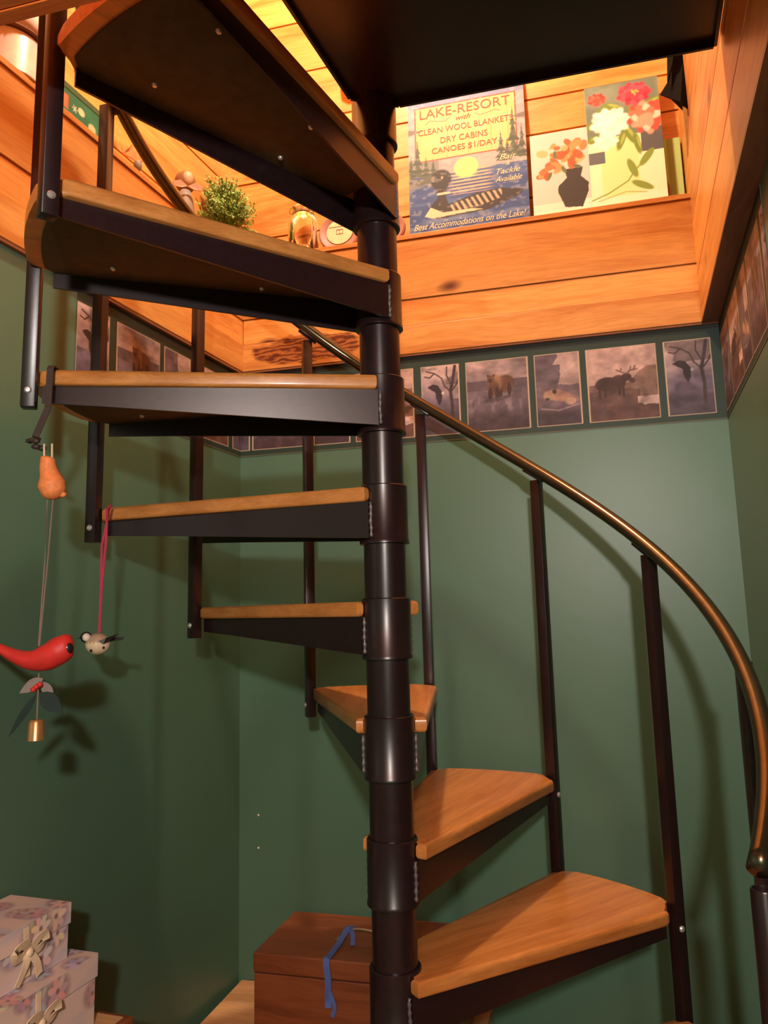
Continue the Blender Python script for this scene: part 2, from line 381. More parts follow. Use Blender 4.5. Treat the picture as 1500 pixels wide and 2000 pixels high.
# ---------------------------------------------------------------- wallpaper border with wildlife prints
BZ0, BZ1 = 0.4785, ZT-0.006
def pic_eagle(P, x0, x1, z0, z1, seed):
    W_, H_ = x1-x0, z1-z0; X = lambda t: x0+t*W_; Z = lambda t: z0+t*H_
    n = P.noise(14, 22, seed); t = (P.Z-z0)/H_
    reg = ((P.X >= x0) & (P.X <= x1) & (P.Z >= z0) & (P.Z <= z1)).astype(float)
    for a, c in ((0, (78, 68, 82)), (0.25, (104, 94, 112)), (0.5, (150, 134, 142)), (0.75, (176, 156, 156))): P.put(reg*np.clip((t-a)*6+n*1.5-0.5, 0, 1) if a else reg, c)
    P.put(reg*np.clip((n-0.52)*6, 0, 1)*(t < 0.5), (66, 58, 70), 0.7)
    P.put(reg*np.clip((n-0.50)*9, 0, 1)*(t > 0.72), (92, 80, 84), 0.8)
    br = [[(0.80, 0.12), (0.82, 0.4), (0.78, 0.62), (0.86, 0.8), (0.92, 0.98)], [(0.80, 0.6), (0.62, 0.70), (0.55, 0.82), (0.35, 0.9), (0.12, 0.94)], [(0.80, 0.72), (0.68, 0.86), (0.7, 0.98)], [(0.82, 0.62), (0.96, 0.72), (0.99, 0.78)], [(0.35, 0.9), (0.22, 0.84), (0.08, 0.86)]]
    for i, b in enumerate(br): P.line([(X(u), Z(v)) for u, v in b], 0.0095 if i == 0 else 0.004, (62, 50, 54))
    P.poly([(X(u), Z(v)) for u, v in ((0.14, 0.70), (0.3, 0.74), (0.44, 0.72), (0.55, 0.62), (0.54, 0.50), (0.46, 0.42), (0.38, 0.52), (0.36, 0.62), (0.24, 0.66))], (48, 40, 48))
    P.ell(X(0.57), Z(0.60), W_*0.035, H_*0.02, (190, 180, 178))
    P.ell(X(0.45), Z(0.06), W_*0.5, H_*0.10, (78, 70, 82), 0.8, soft=0.5, rough=0.4, seed=seed)
def pic_bear(P, x0, x1, z0, z1, seed):
    W_, H_ = x1-x0, z1-z0; X = lambda t: x0+t*W_; Z = lambda t: z0+t*H_
    n = P.noise(18, 26, seed); t = (P.Z-z0)/H_; s_ = (P.X-x0)/W_
    reg = ((P.X >= x0) & (P.X <= x1) & (P.Z >= z0) & (P.Z <= z1)).astype(float)
    P.put(reg, (156, 136, 138)); P.put(reg*np.clip((n-0.45)*5, 0, 1)*(t > 0.7), (112, 100, 106), 0.7)
    P.put(reg*(t < 0.72)*(t > 0.45), (88, 78, 88)); P.put(reg*(t < 0.58)*(t > 0.4), (106, 96, 108), 0.8)
    slope = 0.42+0.22*s_+0.1*(n-0.5)
    P.put(reg*(t < slope), (92, 80, 92)); st = P.noise(60, 24, seed+5); P.put(reg*(t < slope)*np.clip((st-0.5)*5, 0, 1), (124, 112, 122), 0.7)
    P.put(reg*np.clip((0.3-t)*5, 0, 1), (62, 46, 52), 0.85)
    dk, md, lt = (60, 42, 40), (92, 66, 54), (124, 94, 76)
    P.ell(X(0.63), Z(0.66), W_*0.15, H_*0.125, md, soft=0.25, rough=0.25, seed=seed)
    for a_, b_ in ((0.55, 0.47), (0.70, 0.52)): P.ell(X(a_), Z(b_+0.05), W_*0.035, H_*0.09, dk, soft=0.3)
    P.ell(X(0.47), Z(0.67), W_*0.115, H_*0.14, lt, soft=0.3, rough=0.25, seed=seed+1); P.ell(X(0.44), Z(0.60), W_*0.095, H_*0.11, md, soft=0.35)
    for a_, b_ in ((0.385, 0.44), (0.50, 0.44)): P.ell(X(a_), Z(b_+0.07), W_*0.036, H_*0.105, dk, soft=0.25)
    P.ell(X(0.405), Z(0.735), W_*0.062, H_*0.058, md, soft=0.2); P.ell(X(0.395), Z(0.712), W_*0.03, H_*0.03, dk, soft=0.3)
    for a_ in (0.355, 0.455): P.ell(X(a_), Z(0.785), W_*0.017, H_*0.018, dk)
    P.ell(X(0.50), Z(0.44), W_*0.26, H_*0.03, (70, 60, 70), ang=0.15, soft=0.5, a=0.8)
def pic_wolf(P, x0, x1, z0, z1, seed):
    W_, H_ = x1-x0, z1-z0; X = lambda t: x0+t*W_; Z = lambda t: z0+t*H_
    n = P.noise(22, 22, seed); t = (P.Z-z0)/H_; s_ = (P.X-x0)/W_
    reg = ((P.X >= x0) & (P.X <= x1) & (P.Z >= z0) & (P.Z <= z1)).astype(float)
    P.put(reg, (172, 150, 148)); P.put(reg*(s_+0.35*(n-0.5) < 0.55-0.15*(t > 0.85))*(t > 0.3), (98, 86, 98)); P.put(reg*(t < 0.55+0.1*(n-0.5)), (104, 90, 100))
    P.put(reg*np.clip((n-0.5)*6, 0, 1)*(s_ < 0.5), (74, 66, 76), 0.7)
    P.put(reg*np.clip((0.28-t)*8, 0, 1), (66, 52, 60))
    P.ell(X(0.55), Z(0.40), W_*0.38, H_*0.08, (150, 118, 104), ang=-0.25, soft=0.3, rough=0.5, seed=seed); P.ell(X(0.30), Z(0.42), W_*0.14, H_*0.07, (160, 130, 112), soft=0.3, rough=0.4, seed=seed+2)
    P.ell(X(0.78), Z(0.32), W_*0.12, H_*0.05, (170, 140, 124), soft=0.4); P.ell(X(0.42), Z(0.47), W_*0.05, H_*0.035, (64, 50, 52)); P.ell(X(0.25), Z(0.37), W_*0.05, H_*0.02, (70, 54, 54))
    P.line([(X(0.1), Z(0.24)), (X(0.5), Z(0.2)), (X(0.95), Z(0.27))], 0.004, (136, 120, 126))
def pic_moose(P, x0, x1, z0, z1, seed):
    W_, H_ = x1-x0, z1-z0; X = lambda t: x0+t*W_; Z = lambda t: z0+t*H_
    n = P.noise(20, 26, seed); t = (P.Z-z0)/H_; s_ = (P.X-x0)/W_
    reg = ((P.X >= x0) & (P.X <= x1) & (P.Z >= z0) & (P.Z <= z1)).astype(float)
    P.put(reg, (176, 150, 146)); P.put(reg*(t > 0.5)*np.clip(1-t, 0, 1), (150, 128, 124), 0.6)
    P.put(reg*(t < 0.18+0.6*s_+0.14*(n-0.5))*(s_ > 0.4)*(t < 0.72), (124, 100, 90))
    P.put(reg*(t < 0.42+0.1*(n-0.5))*(s_ < 0.75), (98, 74, 68)); P.put(reg*(s_ > 0.7)*(t < 0.3)*(t > 0.12), (184, 160, 156))
    P.put(reg*(t < 0.2+0.14*(n-0.5)), (92, 64, 58)); P.put(reg*np.clip((n-0.52)*6, 0, 1)*(t < 0.45), (66, 46, 44), 0.6)
    P.put(reg*(s_ < 0.25)*(t < 0.5), (84, 62, 60), 0.7)
    br = (70, 48, 46)
    P.ell(X(0.28), Z(0.50), W_*0.19, H_*0.10, br, soft=0.15, rough=0.15, seed=seed); P.ell(X(0.44), Z(0.52), W_*0.11, H_*0.10, br, soft=0.2)
    P.ell(X(0.56), Z(0.58), W_*0.075, H_*0.055, br, ang=0.1); P.ell(X(0.64), Z(0.53), W_*0.05, H_*0.035, (84, 60, 56), ang=-0.6)
    for a, b in ((0.14, 0.3), (0.22, 0.32), (0.43, 0.34), (0.49, 0.31)): P.rect(X(a), X(a+0.035), Z(b), Z(0.5), (62, 42, 40))
    for s1 in ([(0.57, 0.63), (0.62, 0.67), (0.72, 0.68)], [(0.62, 0.67), (0.63, 0.72)], [(0.67, 0.675), (0.70, 0.73)], [(0.55, 0.63), (0.48, 0.66), (0.42, 0.69)], [(0.48, 0.66), (0.49, 0.70)]): P.line([(X(u), Z(v)) for u, v in s1], 0.004, (104, 78, 70))
def border(name, F, width, pics, mirror, y, flip):
    P = Paint(width, BZ1-BZ0, 0.002, (42, 62, 54)); n = P.noise(8, 30, 4); P.put(n, (34, 52, 46), 0.5)
    P.rect(0, width, 0, 0.0035, (92, 92, 70)); P.rect(0, width, P.h-0.012, P.h, (24, 30, 26))
    for i, (kind, a, b) in enumerate(pics):
        z0, z1 = 0.500-BZ0, 0.712-BZ0
        P.rect(a-0.003, b+0.003, z0-0.003, z1+0.003, (186, 168, 146))
        keep = P.c.copy(); {'e': pic_eagle, 'b': pic_bear, 'w': pic_wolf, 'm': pic_moose}[kind](P, a, b, z0, z1, 11+i*7)
        g1 = P.noise(45, 60, 5+i, 3); g2 = P.noise(14, 30, 25+i, 3); P.c = P.c*(0.62+0.45*g1+0.33*g2)[..., None]
        mk = ((P.X >= a) & (P.X <= b) & (P.Z >= z0) & (P.Z <= z1))[..., None]; P.c = np.where(mk, P.c, keep)
    if mirror: P.c = P.c[:, ::-1]
    o = P.mesh(name, 'border', y=y, flip=flip, body=0.0008, body_mat='border', z0=BZ0); o.matrix_world = F; return struct(o)
border('trim_8', FB, WID, [('e', -0.10, 0.030), ('b', 0.045, 0.222), ('w', 0.254, 0.368), ('m', 0.392, 0.574), ('e', 0.604, 0.716), ('b', 0.742, 0.922), ('w', 0.946, 1.071), ('m', 1.096, 1.284), ('e', 1.310, 1.430)], False, -0.0012, False)
LW = 0.785
lp_ = [('e', 0.0, 0.052), ('m', 0.085, 0.275), ('w', 0.305, 0.430), ('b', 0.456, 0.634), ('e', 0.668, 0.782)]
border('trim_9', FL, LW, [(k_, LW-b, LW-a) for k_, a, b in lp_], True, 0.0012, True)
border('trim_10', FR, LW, [('b', 0.015, 0.17), ('m', 0.19, 0.38), ('w', 0.40, 0.52), ('b', 0.54, 0.72), ('e', 0.75, 0.86), ('m', 0.89, 1.08)], False, -0.0012, False)

# ---------------------------------------------------------------- spiral staircase
H, DL, PH4 = 0.2159, 0.4919278, 1.5458405
zk = lambda k_: (k_-5)*H
phi = lambda k_: PH4+(k_-4)*DL
KMIN, KMAX = -1, 9
RB, RR, RAILH = 0.651, 0.634, 0.9845
BANG = DL/2+0.100985                      # baluster angle after the tread's mid line
st = tag(empty('spiral_staircase', (0, 0, ZF)), 'black steel spiral staircase with oak treads winding round a central pole', 'staircase')
def place(o, loc, rz=0): o.parent = st; o.location = (loc[0], loc[1], loc[2]-ZF); o.rotation_euler = (0, 0, rz)
bm = bmesh.new(); lathe(bm, [(0, ZF), (0.13, ZF), (0.13, ZF+0.008), (0.0405, ZF+0.010), (0.0405, 1.16), (0.0, 1.16)], 48)
pole = mesh_obj('center_pole', bm, 'metal', smooth=True); place(pole, (0, 0, 0))
TH = 0.028
def tread_outline():
    pts = [(0.0, 0.062)]
    # inner edge wraps round the hub
    rh = 0.0485
    for a in np.linspace(90, -90, 13): pts.append((rh*math.cos(math.radians(a)), rh*math.sin(math.radians(a))))
    pts += [(0.0, -0.070), (0.592, -0.1125), (0.606, -0.107), (0.609, -0.086), (0.622, -0.074), (0.645, -0.070)]
    for a in np.linspace(-5.9, 17.3, 14): pts.append((0.657*math.cos(math.radians(a)), 0.657*math.sin(math.radians(a))))
    pts += [(0.607, 0.194), (0.598, 0.2105), (0.585, 0.2095)]
    return pts
bm = bmesh.new(); vsx, fs = prism(bm, tread_outline(), -TH, 0)
es = [e for e in bm.edges if abs(e.verts[0].co.z-e.verts[1].co.z) < 1e-6]
bmesh.ops.bevel(bm, geom=es, offset=0.0105, segments=4, affect='EDGES', profile=0.5, clamp_overlap=True)
board_me = mesh_obj('tread_board', bm, 'oak', smooth=True)
# steel bracket: hub, two tapering side plates, deck sheet
bm = bmesh.new()
lathe(bm, [(0.0407, 0.006), (0.0450, 0.006), (0.0468, 0.004), (0.0468, -0.099), (0.0482, -0.101), (0.0482, -0.107), (0.0407, -0.108)], 48)
def plate(a, b, h0, h1, t=0.005):
    (x0, y0), (x1, y1) = a, b; d = Vector((x1-x0, y1-y0, 0)).normalized(); n = Vector((-d.y, d.x, 0))*t/2
    pts = [(x0, y0, -TH), (x1, y1, -TH), (x1, y1, -TH-h1), (x1-0.25*(x1-x0), y1-0.25*(y1-y0), -TH-h1-0.009), (x0, y0, -TH-h0)]
    poly_slab(bm, [Vector(p)-n for p in pts], n*2, 1.0)
plate((0.0, 0.0495), (0.600, 0.199), 0.070, 0.031); plate((0.0, -0.0495), (0.612, -0.090), 0.070, 0.031)
mesh0 = mesh_obj('step_bracket', bm, 'metal', smooth=True)
bm = bmesh.new(); prism(bm, [(0.045, -0.052), (0.606, -0.088)]+[(0.630*math.cos(math.radians(a)), 0.630*math.sin(math.radians(a))) for a in np.linspace(-6, 16.5, 10)]+[(0.596, 0.196), (0.045, 0.058)], -TH-0.004, -TH-0.0004)
deck0 = mesh_obj('underside_sheet', bm, 'deck', parent=mesh0)
board_me.parent = mesh0
def bolt_mesh(name, r=0.0062, mat='bolt', axis='z'):
    b = bmesh.new(); lathe(b, [(0, -0.0), (r*1.0, 0), (r*1.0, 0.0018), (r*0.62, 0.0045), (0, 0.0050)], 12)
    rt_ = {'z': Matrix.Identity(4), '-z': Matrix.Rotation(PI, 4, 'X'), 'y': Matrix.Rotation(-PI/2, 4, 'X'), '-y': Matrix.Rotation(PI/2, 4, 'X')}[axis]
    bmesh.ops.transform(b, matrix=rt_, verts=b.verts); return mesh_obj(name, b, mat, smooth=True)
for u, v in ((0.51, -0.028), (0.232, -0.036), (0.515, 0.145), (0.26, 0.075)):
    s_ = bolt_mesh('screw', 0.0055, axis='-z'); s_.parent = mesh0; s_.location = (u, v, -TH-0.004)
for sgn in (1, -1):
    random.seed(4); bm = bmesh.new()
    loft(bm, [(-0.004+random.uniform(-0.0008, 0.0008), sgn*0.0490, z) for z in np.linspace(-TH-0.068, -TH-0.002, 16)], [0.0032+0.0012*math.sin(i*2.1) for i in range(16)], 8, up=(1, 0, 0))
    mesh_obj('weld_seam', bm, 'weld', parent=mesh0, smooth='all')
place(mesh0, (0, 0, zk(KMIN)), phi(KMIN))
for k_ in range(KMIN+1, KMAX+1):
    c = copy_tree(mesh0); place(c, (0, 0, zk(k_)), phi(k_))
# balusters
S = 0.0128
bm = bmesh.new(); BH = RAILH+0.043+0.030-0.030
box(bm, -S, S, -S, S, -0.074, RAILH-0.030, bev=0.0022)
bal0 = mesh_obj('baluster', bm, 'metal', smooth=True)
for z in (-0.043, H-0.043):
    b_ = bolt_mesh('bolt', 0.0066, axis='y' if z < 0 else '-y'); b_.parent = bal0; b_.location = (0, S if z < 0 else -S, z)
bm = bmesh.new()   # saddle tab between post and rail, follows the rail's slope
slope = H/(RR*DL)
box(bm, -0.012, 0.010, -0.030, 0.030, -0.003, 0.003, bev=0.001, mtx=Matrix.Translation((RR-RB+0.004, 0, RAILH-0.019)) @ Matrix.Rotation(math.atan(slope), 4, 'X'))
tab0 = mesh_obj('rail_tab', bm, 'metal', parent=bal0, smooth=True)
first = True
for k_ in range(0, KMAX+1):
    o = bal0 if first else copy_tree(bal0); first = False
    a = phi(k_)+BANG; place(o, (RB*math.cos(a), RB*math.sin(a), zk(k_)), a)
# foot post at the low end of the rail: round, open on top
a = math.radians(-36.5); bm = bmesh.new()
lathe(bm, [(0.0175, ZF), (0.0175, -0.406), (0.0165, -0.404), (0.0145, -0.404), (0.0138, -0.408), (0.0138, -0.50), (0, -0.50)], 32)
fp = mesh_obj('foot_post', bm, 'metal', smooth=True); place(fp, (0.628*math.cos(a), 0.628*math.sin(a), 0), a)
# helical handrail
def rail_pt(kf, r=RR, dz=0.0):
    a = phi(kf)+BANG; return Vector((r*math.cos(a), r*math.sin(a), zk(kf)+RAILH+dz))
bm = bmesh.new(); loft(bm, [rail_pt(t) for t in np.linspace(-1.27, 9.6, 170)], 0.0155, 20)
hr = mesh_obj('handrail', bm, 'rail', smooth='all'); place(hr, (0, 0, 0)); hr['label'] = 'bronze coloured round handrail'

# landing at the top, joined to the stair's pole: quarter platform running to the right hand panelling
ZLD = zk(10)
def WBK(x, y): v = BL+EX*x+EY*y; return (v.x, v.y)
rgt = lambda t: (BR+RX*t-Vector((-RX.y, RX.x, 0))*(-1)*0.0)
aL = math.radians(249.6)
pA = (-0.045*math.sin(aL)*-1, 0.0)
nR = Vector((-RX.y, RX.x, 0))             # points away from the room on the right side
def on_right(dy):                          # point on the right panel face, dy = depth from back wall
    t = dy/(-(RX.dot(EY))); q = BR+RX*t-nR*0.049; return (q.x, q.y)
dPole = -(Vector((0, 0, 0))-BL).dot(EY)
back_d = dPole-0.012
p_back_r = on_right(back_d)
x_pole = (Vector((0, 0, 0))-BL).dot(EX)
land = [WBK(x_pole-0.052, -back_d-0.012), WBK(x_pole+0.05, -back_d), p_back_r, on_right(OP-0.004)]
L0 = Vector((-0.052, -0.03, 0)); dL = Vector((math.cos(aL), math.sin(aL), 0))
t = ((-OP+0.004)-(L0-BL).dot(EY))/dL.dot(EY); q = L0+dL*t; land.append((q.x, q.y))
land_xy = land[1:]+[(-0.052, -0.03)]
bm = bmesh.new(); prism(bm, land_xy, ZLD-0.030, ZLD)
es = [e for e in bm.edges if abs(e.verts[0].co.z-e.verts[1].co.z) < 1e-6]
bmesh.ops.bevel(bm, geom=es, offset=0.009, segments=3, affect='EDGES', profile=0.5)
cen = Vector((sum(p[0] for p in land_xy)/len(land_xy), sum(p[1] for p in land_xy)/len(land_xy), 0))
lb = mesh_obj('landing_board', bm, 'oak', smooth=True); place(lb, (0, 0, 0))
bm = bmesh.new(); ins = [(cen+(Vector((*p, 0))-cen)*0.975) for p in land_xy]
n_ = len(ins)
for i in range(n_):
    A_, B_ = ins[i], ins[(i+1) % n_]; d = (B_-A_).normalized(); n = Vector((-d.y, d.x, 0))*0.006
    poly_slab(bm, [Vector((*A_.xy, ZLD-0.030)), Vector((*B_.xy, ZLD-0.030)), Vector((*B_.xy, ZLD-0.050)), Vector((*A_.xy, ZLD-0.050))], n, 1.0)
prism(bm, [(p.x, p.y) for p in ins], ZLD-0.036, ZLD-0.0305)
lathe(bm, [(0.0407, 0.006), (0.0468, 0.004), (0.0468, -0.13), (0.0482, -0.132), (0.0482, -0.138), (0.0407, -0.139)], 48, (0, 0, ZLD))
lf = mesh_obj('landing_frame', bm, 'metal', smooth=True); place(lf, (0, 0, 0)); lf['label'] = 'black steel frame under the top landing'

def flat(name, col, rough=0.55, **kw): M[name] = plain(name, col, rough, **kw)
flat('red_paint', (0.58, 0.028, 0.022, 1), 0.5); flat('orange_ceramic', (0.85, 0.26, 0.08, 1), 0.55, bump=0.3, nscale=140)
flat('twine', (0.25, 0.17, 0.14, 1), 0.9); flat('dark_iron', (0.045, 0.028, 0.022, 1), 0.5); flat('magenta_ribbon', (0.45, 0.02, 0.07, 1), 0.45)
flat('cream_metal', (0.72, 0.58, 0.38, 1), 0.3); flat('taupe_paint', (0.42, 0.30, 0.19, 1), 0.5); flat('ink', (0.012, 0.011, 0.012, 1), 0.5)
flat('white_paint', (0.75, 0.68, 0.58, 1), 0.5); flat('brass_bell', (0.65, 0.34, 0.14, 1), 0.28, metal=0.7); flat('holly_leaf', (0.012, 0.028, 0.024, 1), 0.5)
flat('grey_leaf', (0.22, 0.19, 0.17, 1), 0.6); flat('foliage', (0.22, 0.36, 0.09, 1), 0.6, noise=0.4, nscale=60); flat('pot_clay', (0.35, 0.22, 0.12, 1), 0.8)
flat('mauve_paint', (0.34, 0.16, 0.13, 1), 0.5); flat('wire', (0.4, 0.36, 0.3, 1), 0.3, metal=0.8); flat('crock_glaze', (0.62, 0.50, 0.46, 1), 0.22)
flat('crock_rim', (0.16, 0.08, 0.05, 1), 0.35); flat('blue_ribbon', (0.09, 0.14, 0.40, 1), 0.5); flat('cream_ribbon', (0.80, 0.64, 0.44, 1), 0.55)
flat('antique_brass', (0.45, 0.33, 0.2, 1), 0.35, metal=0.8); flat('orange_leaf', (0.75, 0.24, 0.05, 1), 0.5); flat('brown_fuzz', (0.22, 0.10, 0.04, 1), 0.9)
flat('pink_stripe', (0.50, 0.26, 0.18, 1), 0.6); flat('sign_red', (0.42, 0.10, 0.07, 1), 0.7); flat('sign_cream', (0.85, 0.62, 0.42, 1), 0.7); flat('plate_white', (0.85, 0.75, 0.65, 1), 0.6)
k = NT('clear_glass'); k.set((1, 0.98, 0.95, 1), 0.02); k.b.inputs['Transmission Weight'].default_value = 1.0; k.b.inputs['IOR'].default_value = 1.45; M['glass'] = k.m

def onF(F, x, y, z, lean=0.0, rz=0.0): return F @ Matrix.Translation((x, y, z)) @ Matrix.Rotation(rz, 4, 'Z') @ Matrix.Rotation(lean, 4, 'X')
def root(name, mw, label, cat, group=None):
    o = empty(name); o.matrix_world = mw; return tag(o, label, cat, group)
def child(name, bm, mat, parent, smooth=False): return mesh_obj(name, bm, mat, parent=parent, smooth=smooth)
def text(txt, x, z, wd, ht, mat, parent, y=-0.0010, italic=0.0, name='lettering', rot=0.0):
    cu = bpy.data.curves.new('t', 'FONT'); cu.body = txt; cu.align_x = 'CENTER'; cu.shear = italic; cu.extrude = 0.0; cu.resolution_u = 3
    o = bpy.data.objects.new('t', cu); COL.objects.link(o)
    dg = bpy.context.evaluated_depsgraph_get(); me = bpy.data.meshes.new_from_object(o.evaluated_get(dg))
    bpy.data.objects.remove(o); co = np.array([v.co[:] for v in me.vertices]); lo, hi = co.min(0), co.max(0)
    s = (wd/(hi[0]-lo[0]), ht/(hi[1]-lo[1]))
    for v in me.vertices:
        px, pz = (v.co.x-(lo[0]+hi[0])/2)*s[0], (v.co.y-(lo[1]+hi[1])/2)*s[1]
        v.co = (x+px*math.cos(rot)-pz*math.sin(rot), y, z+px*math.sin(rot)+pz*math.cos(rot))
    me.materials.clear(); me.materials.append(M[mat]); me.name = name
    q = bpy.data.objects.new(name, me); COL.objects.link(q); q.parent = parent; return q

# ------------------------------------------------ painted sign on the back ledge
SW, SH = 0.385, 0.530
sg = root('resort_sign', onF(FB, 0.570, 0.052, ZLEDGE+0.001, -0.06), 'blue painted wooden lake resort sign with a loon, tallest board leaning on the back ledge', 'sign')
P = Paint(SW, SH, 0.0016, (58, 84, 138))
n = P.noise(12, 60, 3, 4); n5 = P.noise(4, 8, 9)
P.put(np.ones_like(P.X), (44, 70, 128)); P.put(np.clip((n-0.45)*4, 0, 1), (84, 112, 160), 0.55)
P.put((P.Z > 0.235).astype(float), (142, 140, 152)); P.put((P.Z > 0.235)*np.clip((n-0.4)*3, 0, 1), (176, 164, 162), 0.7); P.put((P.Z > 0.49).astype(float), (104, 118, 158), 0.85)
P.put((P.Z > 0.232)*(P.Z < 0.30)*(P.X < 0.10), (96, 104, 104), 0.6)
P.ell(0.190, 0.245, 0.040, 0.036, (248, 212, 120), soft=0.08); P.rect(0.14, 0.24, 0.0, 0.001, (0, 0, 0), 0)
P.put(((P.Z < 0.237) & (P.Z > 0.15)).astype(float)*np.clip((0.085-np.abs(P.X-0.2))*30, 0, 1)*(np.sin(P.Z*520) > 0.1), (238, 180, 130), 0.8)
P.put((P.Z < 0.237)*np.clip((0.04-np.abs(P.X-0.19))*40, 0, 1)*(P.Z > 0.205), (246, 206, 124), 0.7)
P.put((P.Z < 0.237)*(P.X < 0.11)*(P.Z > 0.19)*np.clip((n-0.4)*6, 0, 1), (120, 122, 116), 0.8)
P.rect(0.022, 0.358, 0.286, 0.492, (170, 74, 52)); P.rect(0.027, 0.353, 0.291, 0.487, (238, 178, 116)); P.put(((P.X > .027) & (P.X < .353) & (P.Z > .291) & (P.Z < .487))*np.clip((n5-0.45)*3, 0, 1), (226, 154, 92), 0.6)
for x in (0.13, 0.20, 0.275, 0.33): P.line([(x, 0.291), (x, 0.487)], 0.0014, (200, 126, 76))
P.poly([(0, 0.415), (0.05, 0.402), (0.0, 0.392)], (100, 94, 92)); P.poly([(0.385, 0.41), (0.34, 0.40), (0.385, 0.385)], (100, 94, 92))
def fir(cx, z0, h_, w_):
    for i in range(9):
        t = i/9; zz = z0+h_*(0.08+t*0.85); ww = w_*(1-t)*(0.8+0.3*math.sin(i*2.4)); P.poly([(cx-ww, zz), (cx+ww, zz-0.003), (cx+ww*0.2, zz+h_*0.14), (cx-ww*0.2, zz+h_*0.14)], (58, 70, 62) if i % 2 else (70, 84, 72))
for a in ((0.030, 0.225, 0.150, 0.026), (0.058, 0.222, 0.085, 0.022), (0.082, 0.222, 0.075, 0.018), (0.008, 0.225, 0.09, 0.02), (0.345, 0.24, 0.20, 0.030), (0.305, 0.238, 0.12, 0.024), (0.372, 0.24, 0.13, 0.022), (0.325, 0.238, 0.09, 0.02)): fir(*a)
P.poly([(0.055, 0.085), (0.10, 0.072), (0.20, 0.078), (0.26, 0.082), (0.36, 0.118), (0.37, 0.135), (0.30, 0.150), (0.22, 0.146), (0.13, 0.120), (0.12, 0.15), (0.125, 0.20), (0.08, 0.205), (0.095, 0.15), (0.06, 0.11)], (40, 36, 38))
P.poly([(0.050, 0.088), (0.075, 0.078), (0.24, 0.086), (0.20, 0.094), (0.11, 0.094), (0.07, 0.118)], (226, 192, 160))
st_ = (P.X > 0.135) & (P.X < 0.30) & (np.sin((P.X*1.0+P.Z*0.5)*330) > 0.15) & (np.abs((P.Z-0.118-(P.X-0.22)*0.18)) < 0.020-0.06*np.abs(P.X-0.23)); P.put(st_.astype(float), (206, 170, 140), 0.9)
P.ell(0.106, 0.213, 0.034, 0.036, (34, 32, 36)); P.poly([(0.0, 0.215), (0.04, 0.226), (0.085, 0.232), (0.085, 0.208), (0.03, 0.203)], (76, 84, 82))
P.rect(0.093, 0.135, 0.158, 0.166, (220, 186, 160)); P.ell(0.11, 0.22, 0.004, 0.005, (190, 150, 130)); P.put(((P.Z < 0.08)*np.clip((n-0.5)*5, 0, 1)), (116, 134, 172), 0.5)
wear = P.noise(60, 90, 21, 2); P.put(np.clip((wear-0.62)*8, 0, 1), (188, 176, 170), 0.35)
P.line([(0.06, 0.425), (0.075, 0.437), (0.10, 0.43), (0.125, 0.427), (0.14, 0.437), (0.145, 0.442)], 0.003, (170, 100, 80)); P.line([(0.225, 0.437), (0.24, 0.427), (0.265, 0.43), (0.29, 0.437), (0.305, 0.43)], 0.003, (170, 100, 80))
P.mesh('board', 'paint', body=0.012, body_mat='board', parent=sg)
text('LAKE-RESORT', 0.190, 0.464, 0.300, 0.034, 'sign_red', sg)
text('with', 0.186, 0.431, 0.048, 0.019, 'sign_red', sg, italic=0.4)
text('CLEAN WOOL BLANKETS', 0.190, 0.397, 0.312, 0.022, 'sign_red', sg); text('DRY CABINS', 0.186, 0.357, 0.155, 0.022, 'sign_red', sg); text('CANOES $1/DAY', 0.186, 0.320, 0.215, 0.024, 'sign_red', sg)
for tx, z, wd in (('Bait', 0.258, 0.055), ('&', 0.233, 0.012), ('Tackle', 0.208, 0.075), ('Available', 0.180, 0.085)): text(tx, 0.325, z, wd, 0.019 if tx != '&' else 0.014, 'sign_cream', sg, italic=0.4)
text('Best Accommodations on the Lake!', 0.194, 0.052, 0.36, 0.022, 'sign_cream', sg, italic=0.4)

# ------------------------------------------------ canvases
cv = root('orange_flower_painting', onF(FB, 0.966, 0.068, ZLEDGE+0.001, -0.04), 'canvas of orange flowers in a dark vase, half hidden behind the peony canvas', 'painting')
P = Paint(0.26, 0.320, 0.0018, (214, 206, 198)); n = P.noise(10, 10, 31); P.put(n, (186, 178, 176), 0.7); P.put((P.Z < 0.075).astype(float), (236, 230, 214)); P.put((P.X < 0.12)*(P.Z < 0.16)*(P.Z > 0.05)*n, (206, 200, 200), 0.6)
P.poly([(0.098, 0.055), (0.150, 0.050), (0.17, 0.10), (0.172, 0.13), (0.150, 0.155), (0.158, 0.185), (0.10, 0.185), (0.108, 0.155), (0.080, 0.13), (0.078, 0.11)], (54, 52, 52))
random.seed(5)
for i in range(46):
    a = random.uniform(0, 2*PI); r = random.uniform(0, 0.072)
    P.ell(0.115+r*math.cos(a)*1.15, 0.235+r*math.sin(a)*0.72, random.uniform(0.010, 0.02), random.uniform(0.006, 0.013), random.choice([(224, 112, 62), (232, 140, 84), (204, 84, 46), (240, 168, 112)]), ang=random.uniform(0, 3), soft=0.3, a=0.9)
for i in range(10): P.ell(0.045+random.uniform(-0.02, 0.02), 0.185+random.uniform(-0.018, 0.018), 0.013, 0.009, random.choice([(222, 108, 60), (196, 78, 44), (238, 150, 100)]), ang=random.uniform(0, 3), soft=0.3)
for x, z in ((0.10, 0.185), (0.14, 0.19), (0.055, 0.17), (0.075, 0.24)): P.ell(x, z, 0.014, 0.006, (92, 104, 66), ang=x*20, soft=0.3)
P.mesh('canvas', 'paint', body=0.018, body_mat='canvas', parent=cv)
cv = root('peony_painting', onF(FB, 1.143, 0.036, ZLEDGE+0.001, -0.04), 'tall canvas of pink and white peonies in front of the orange flower canvas', 'painting')
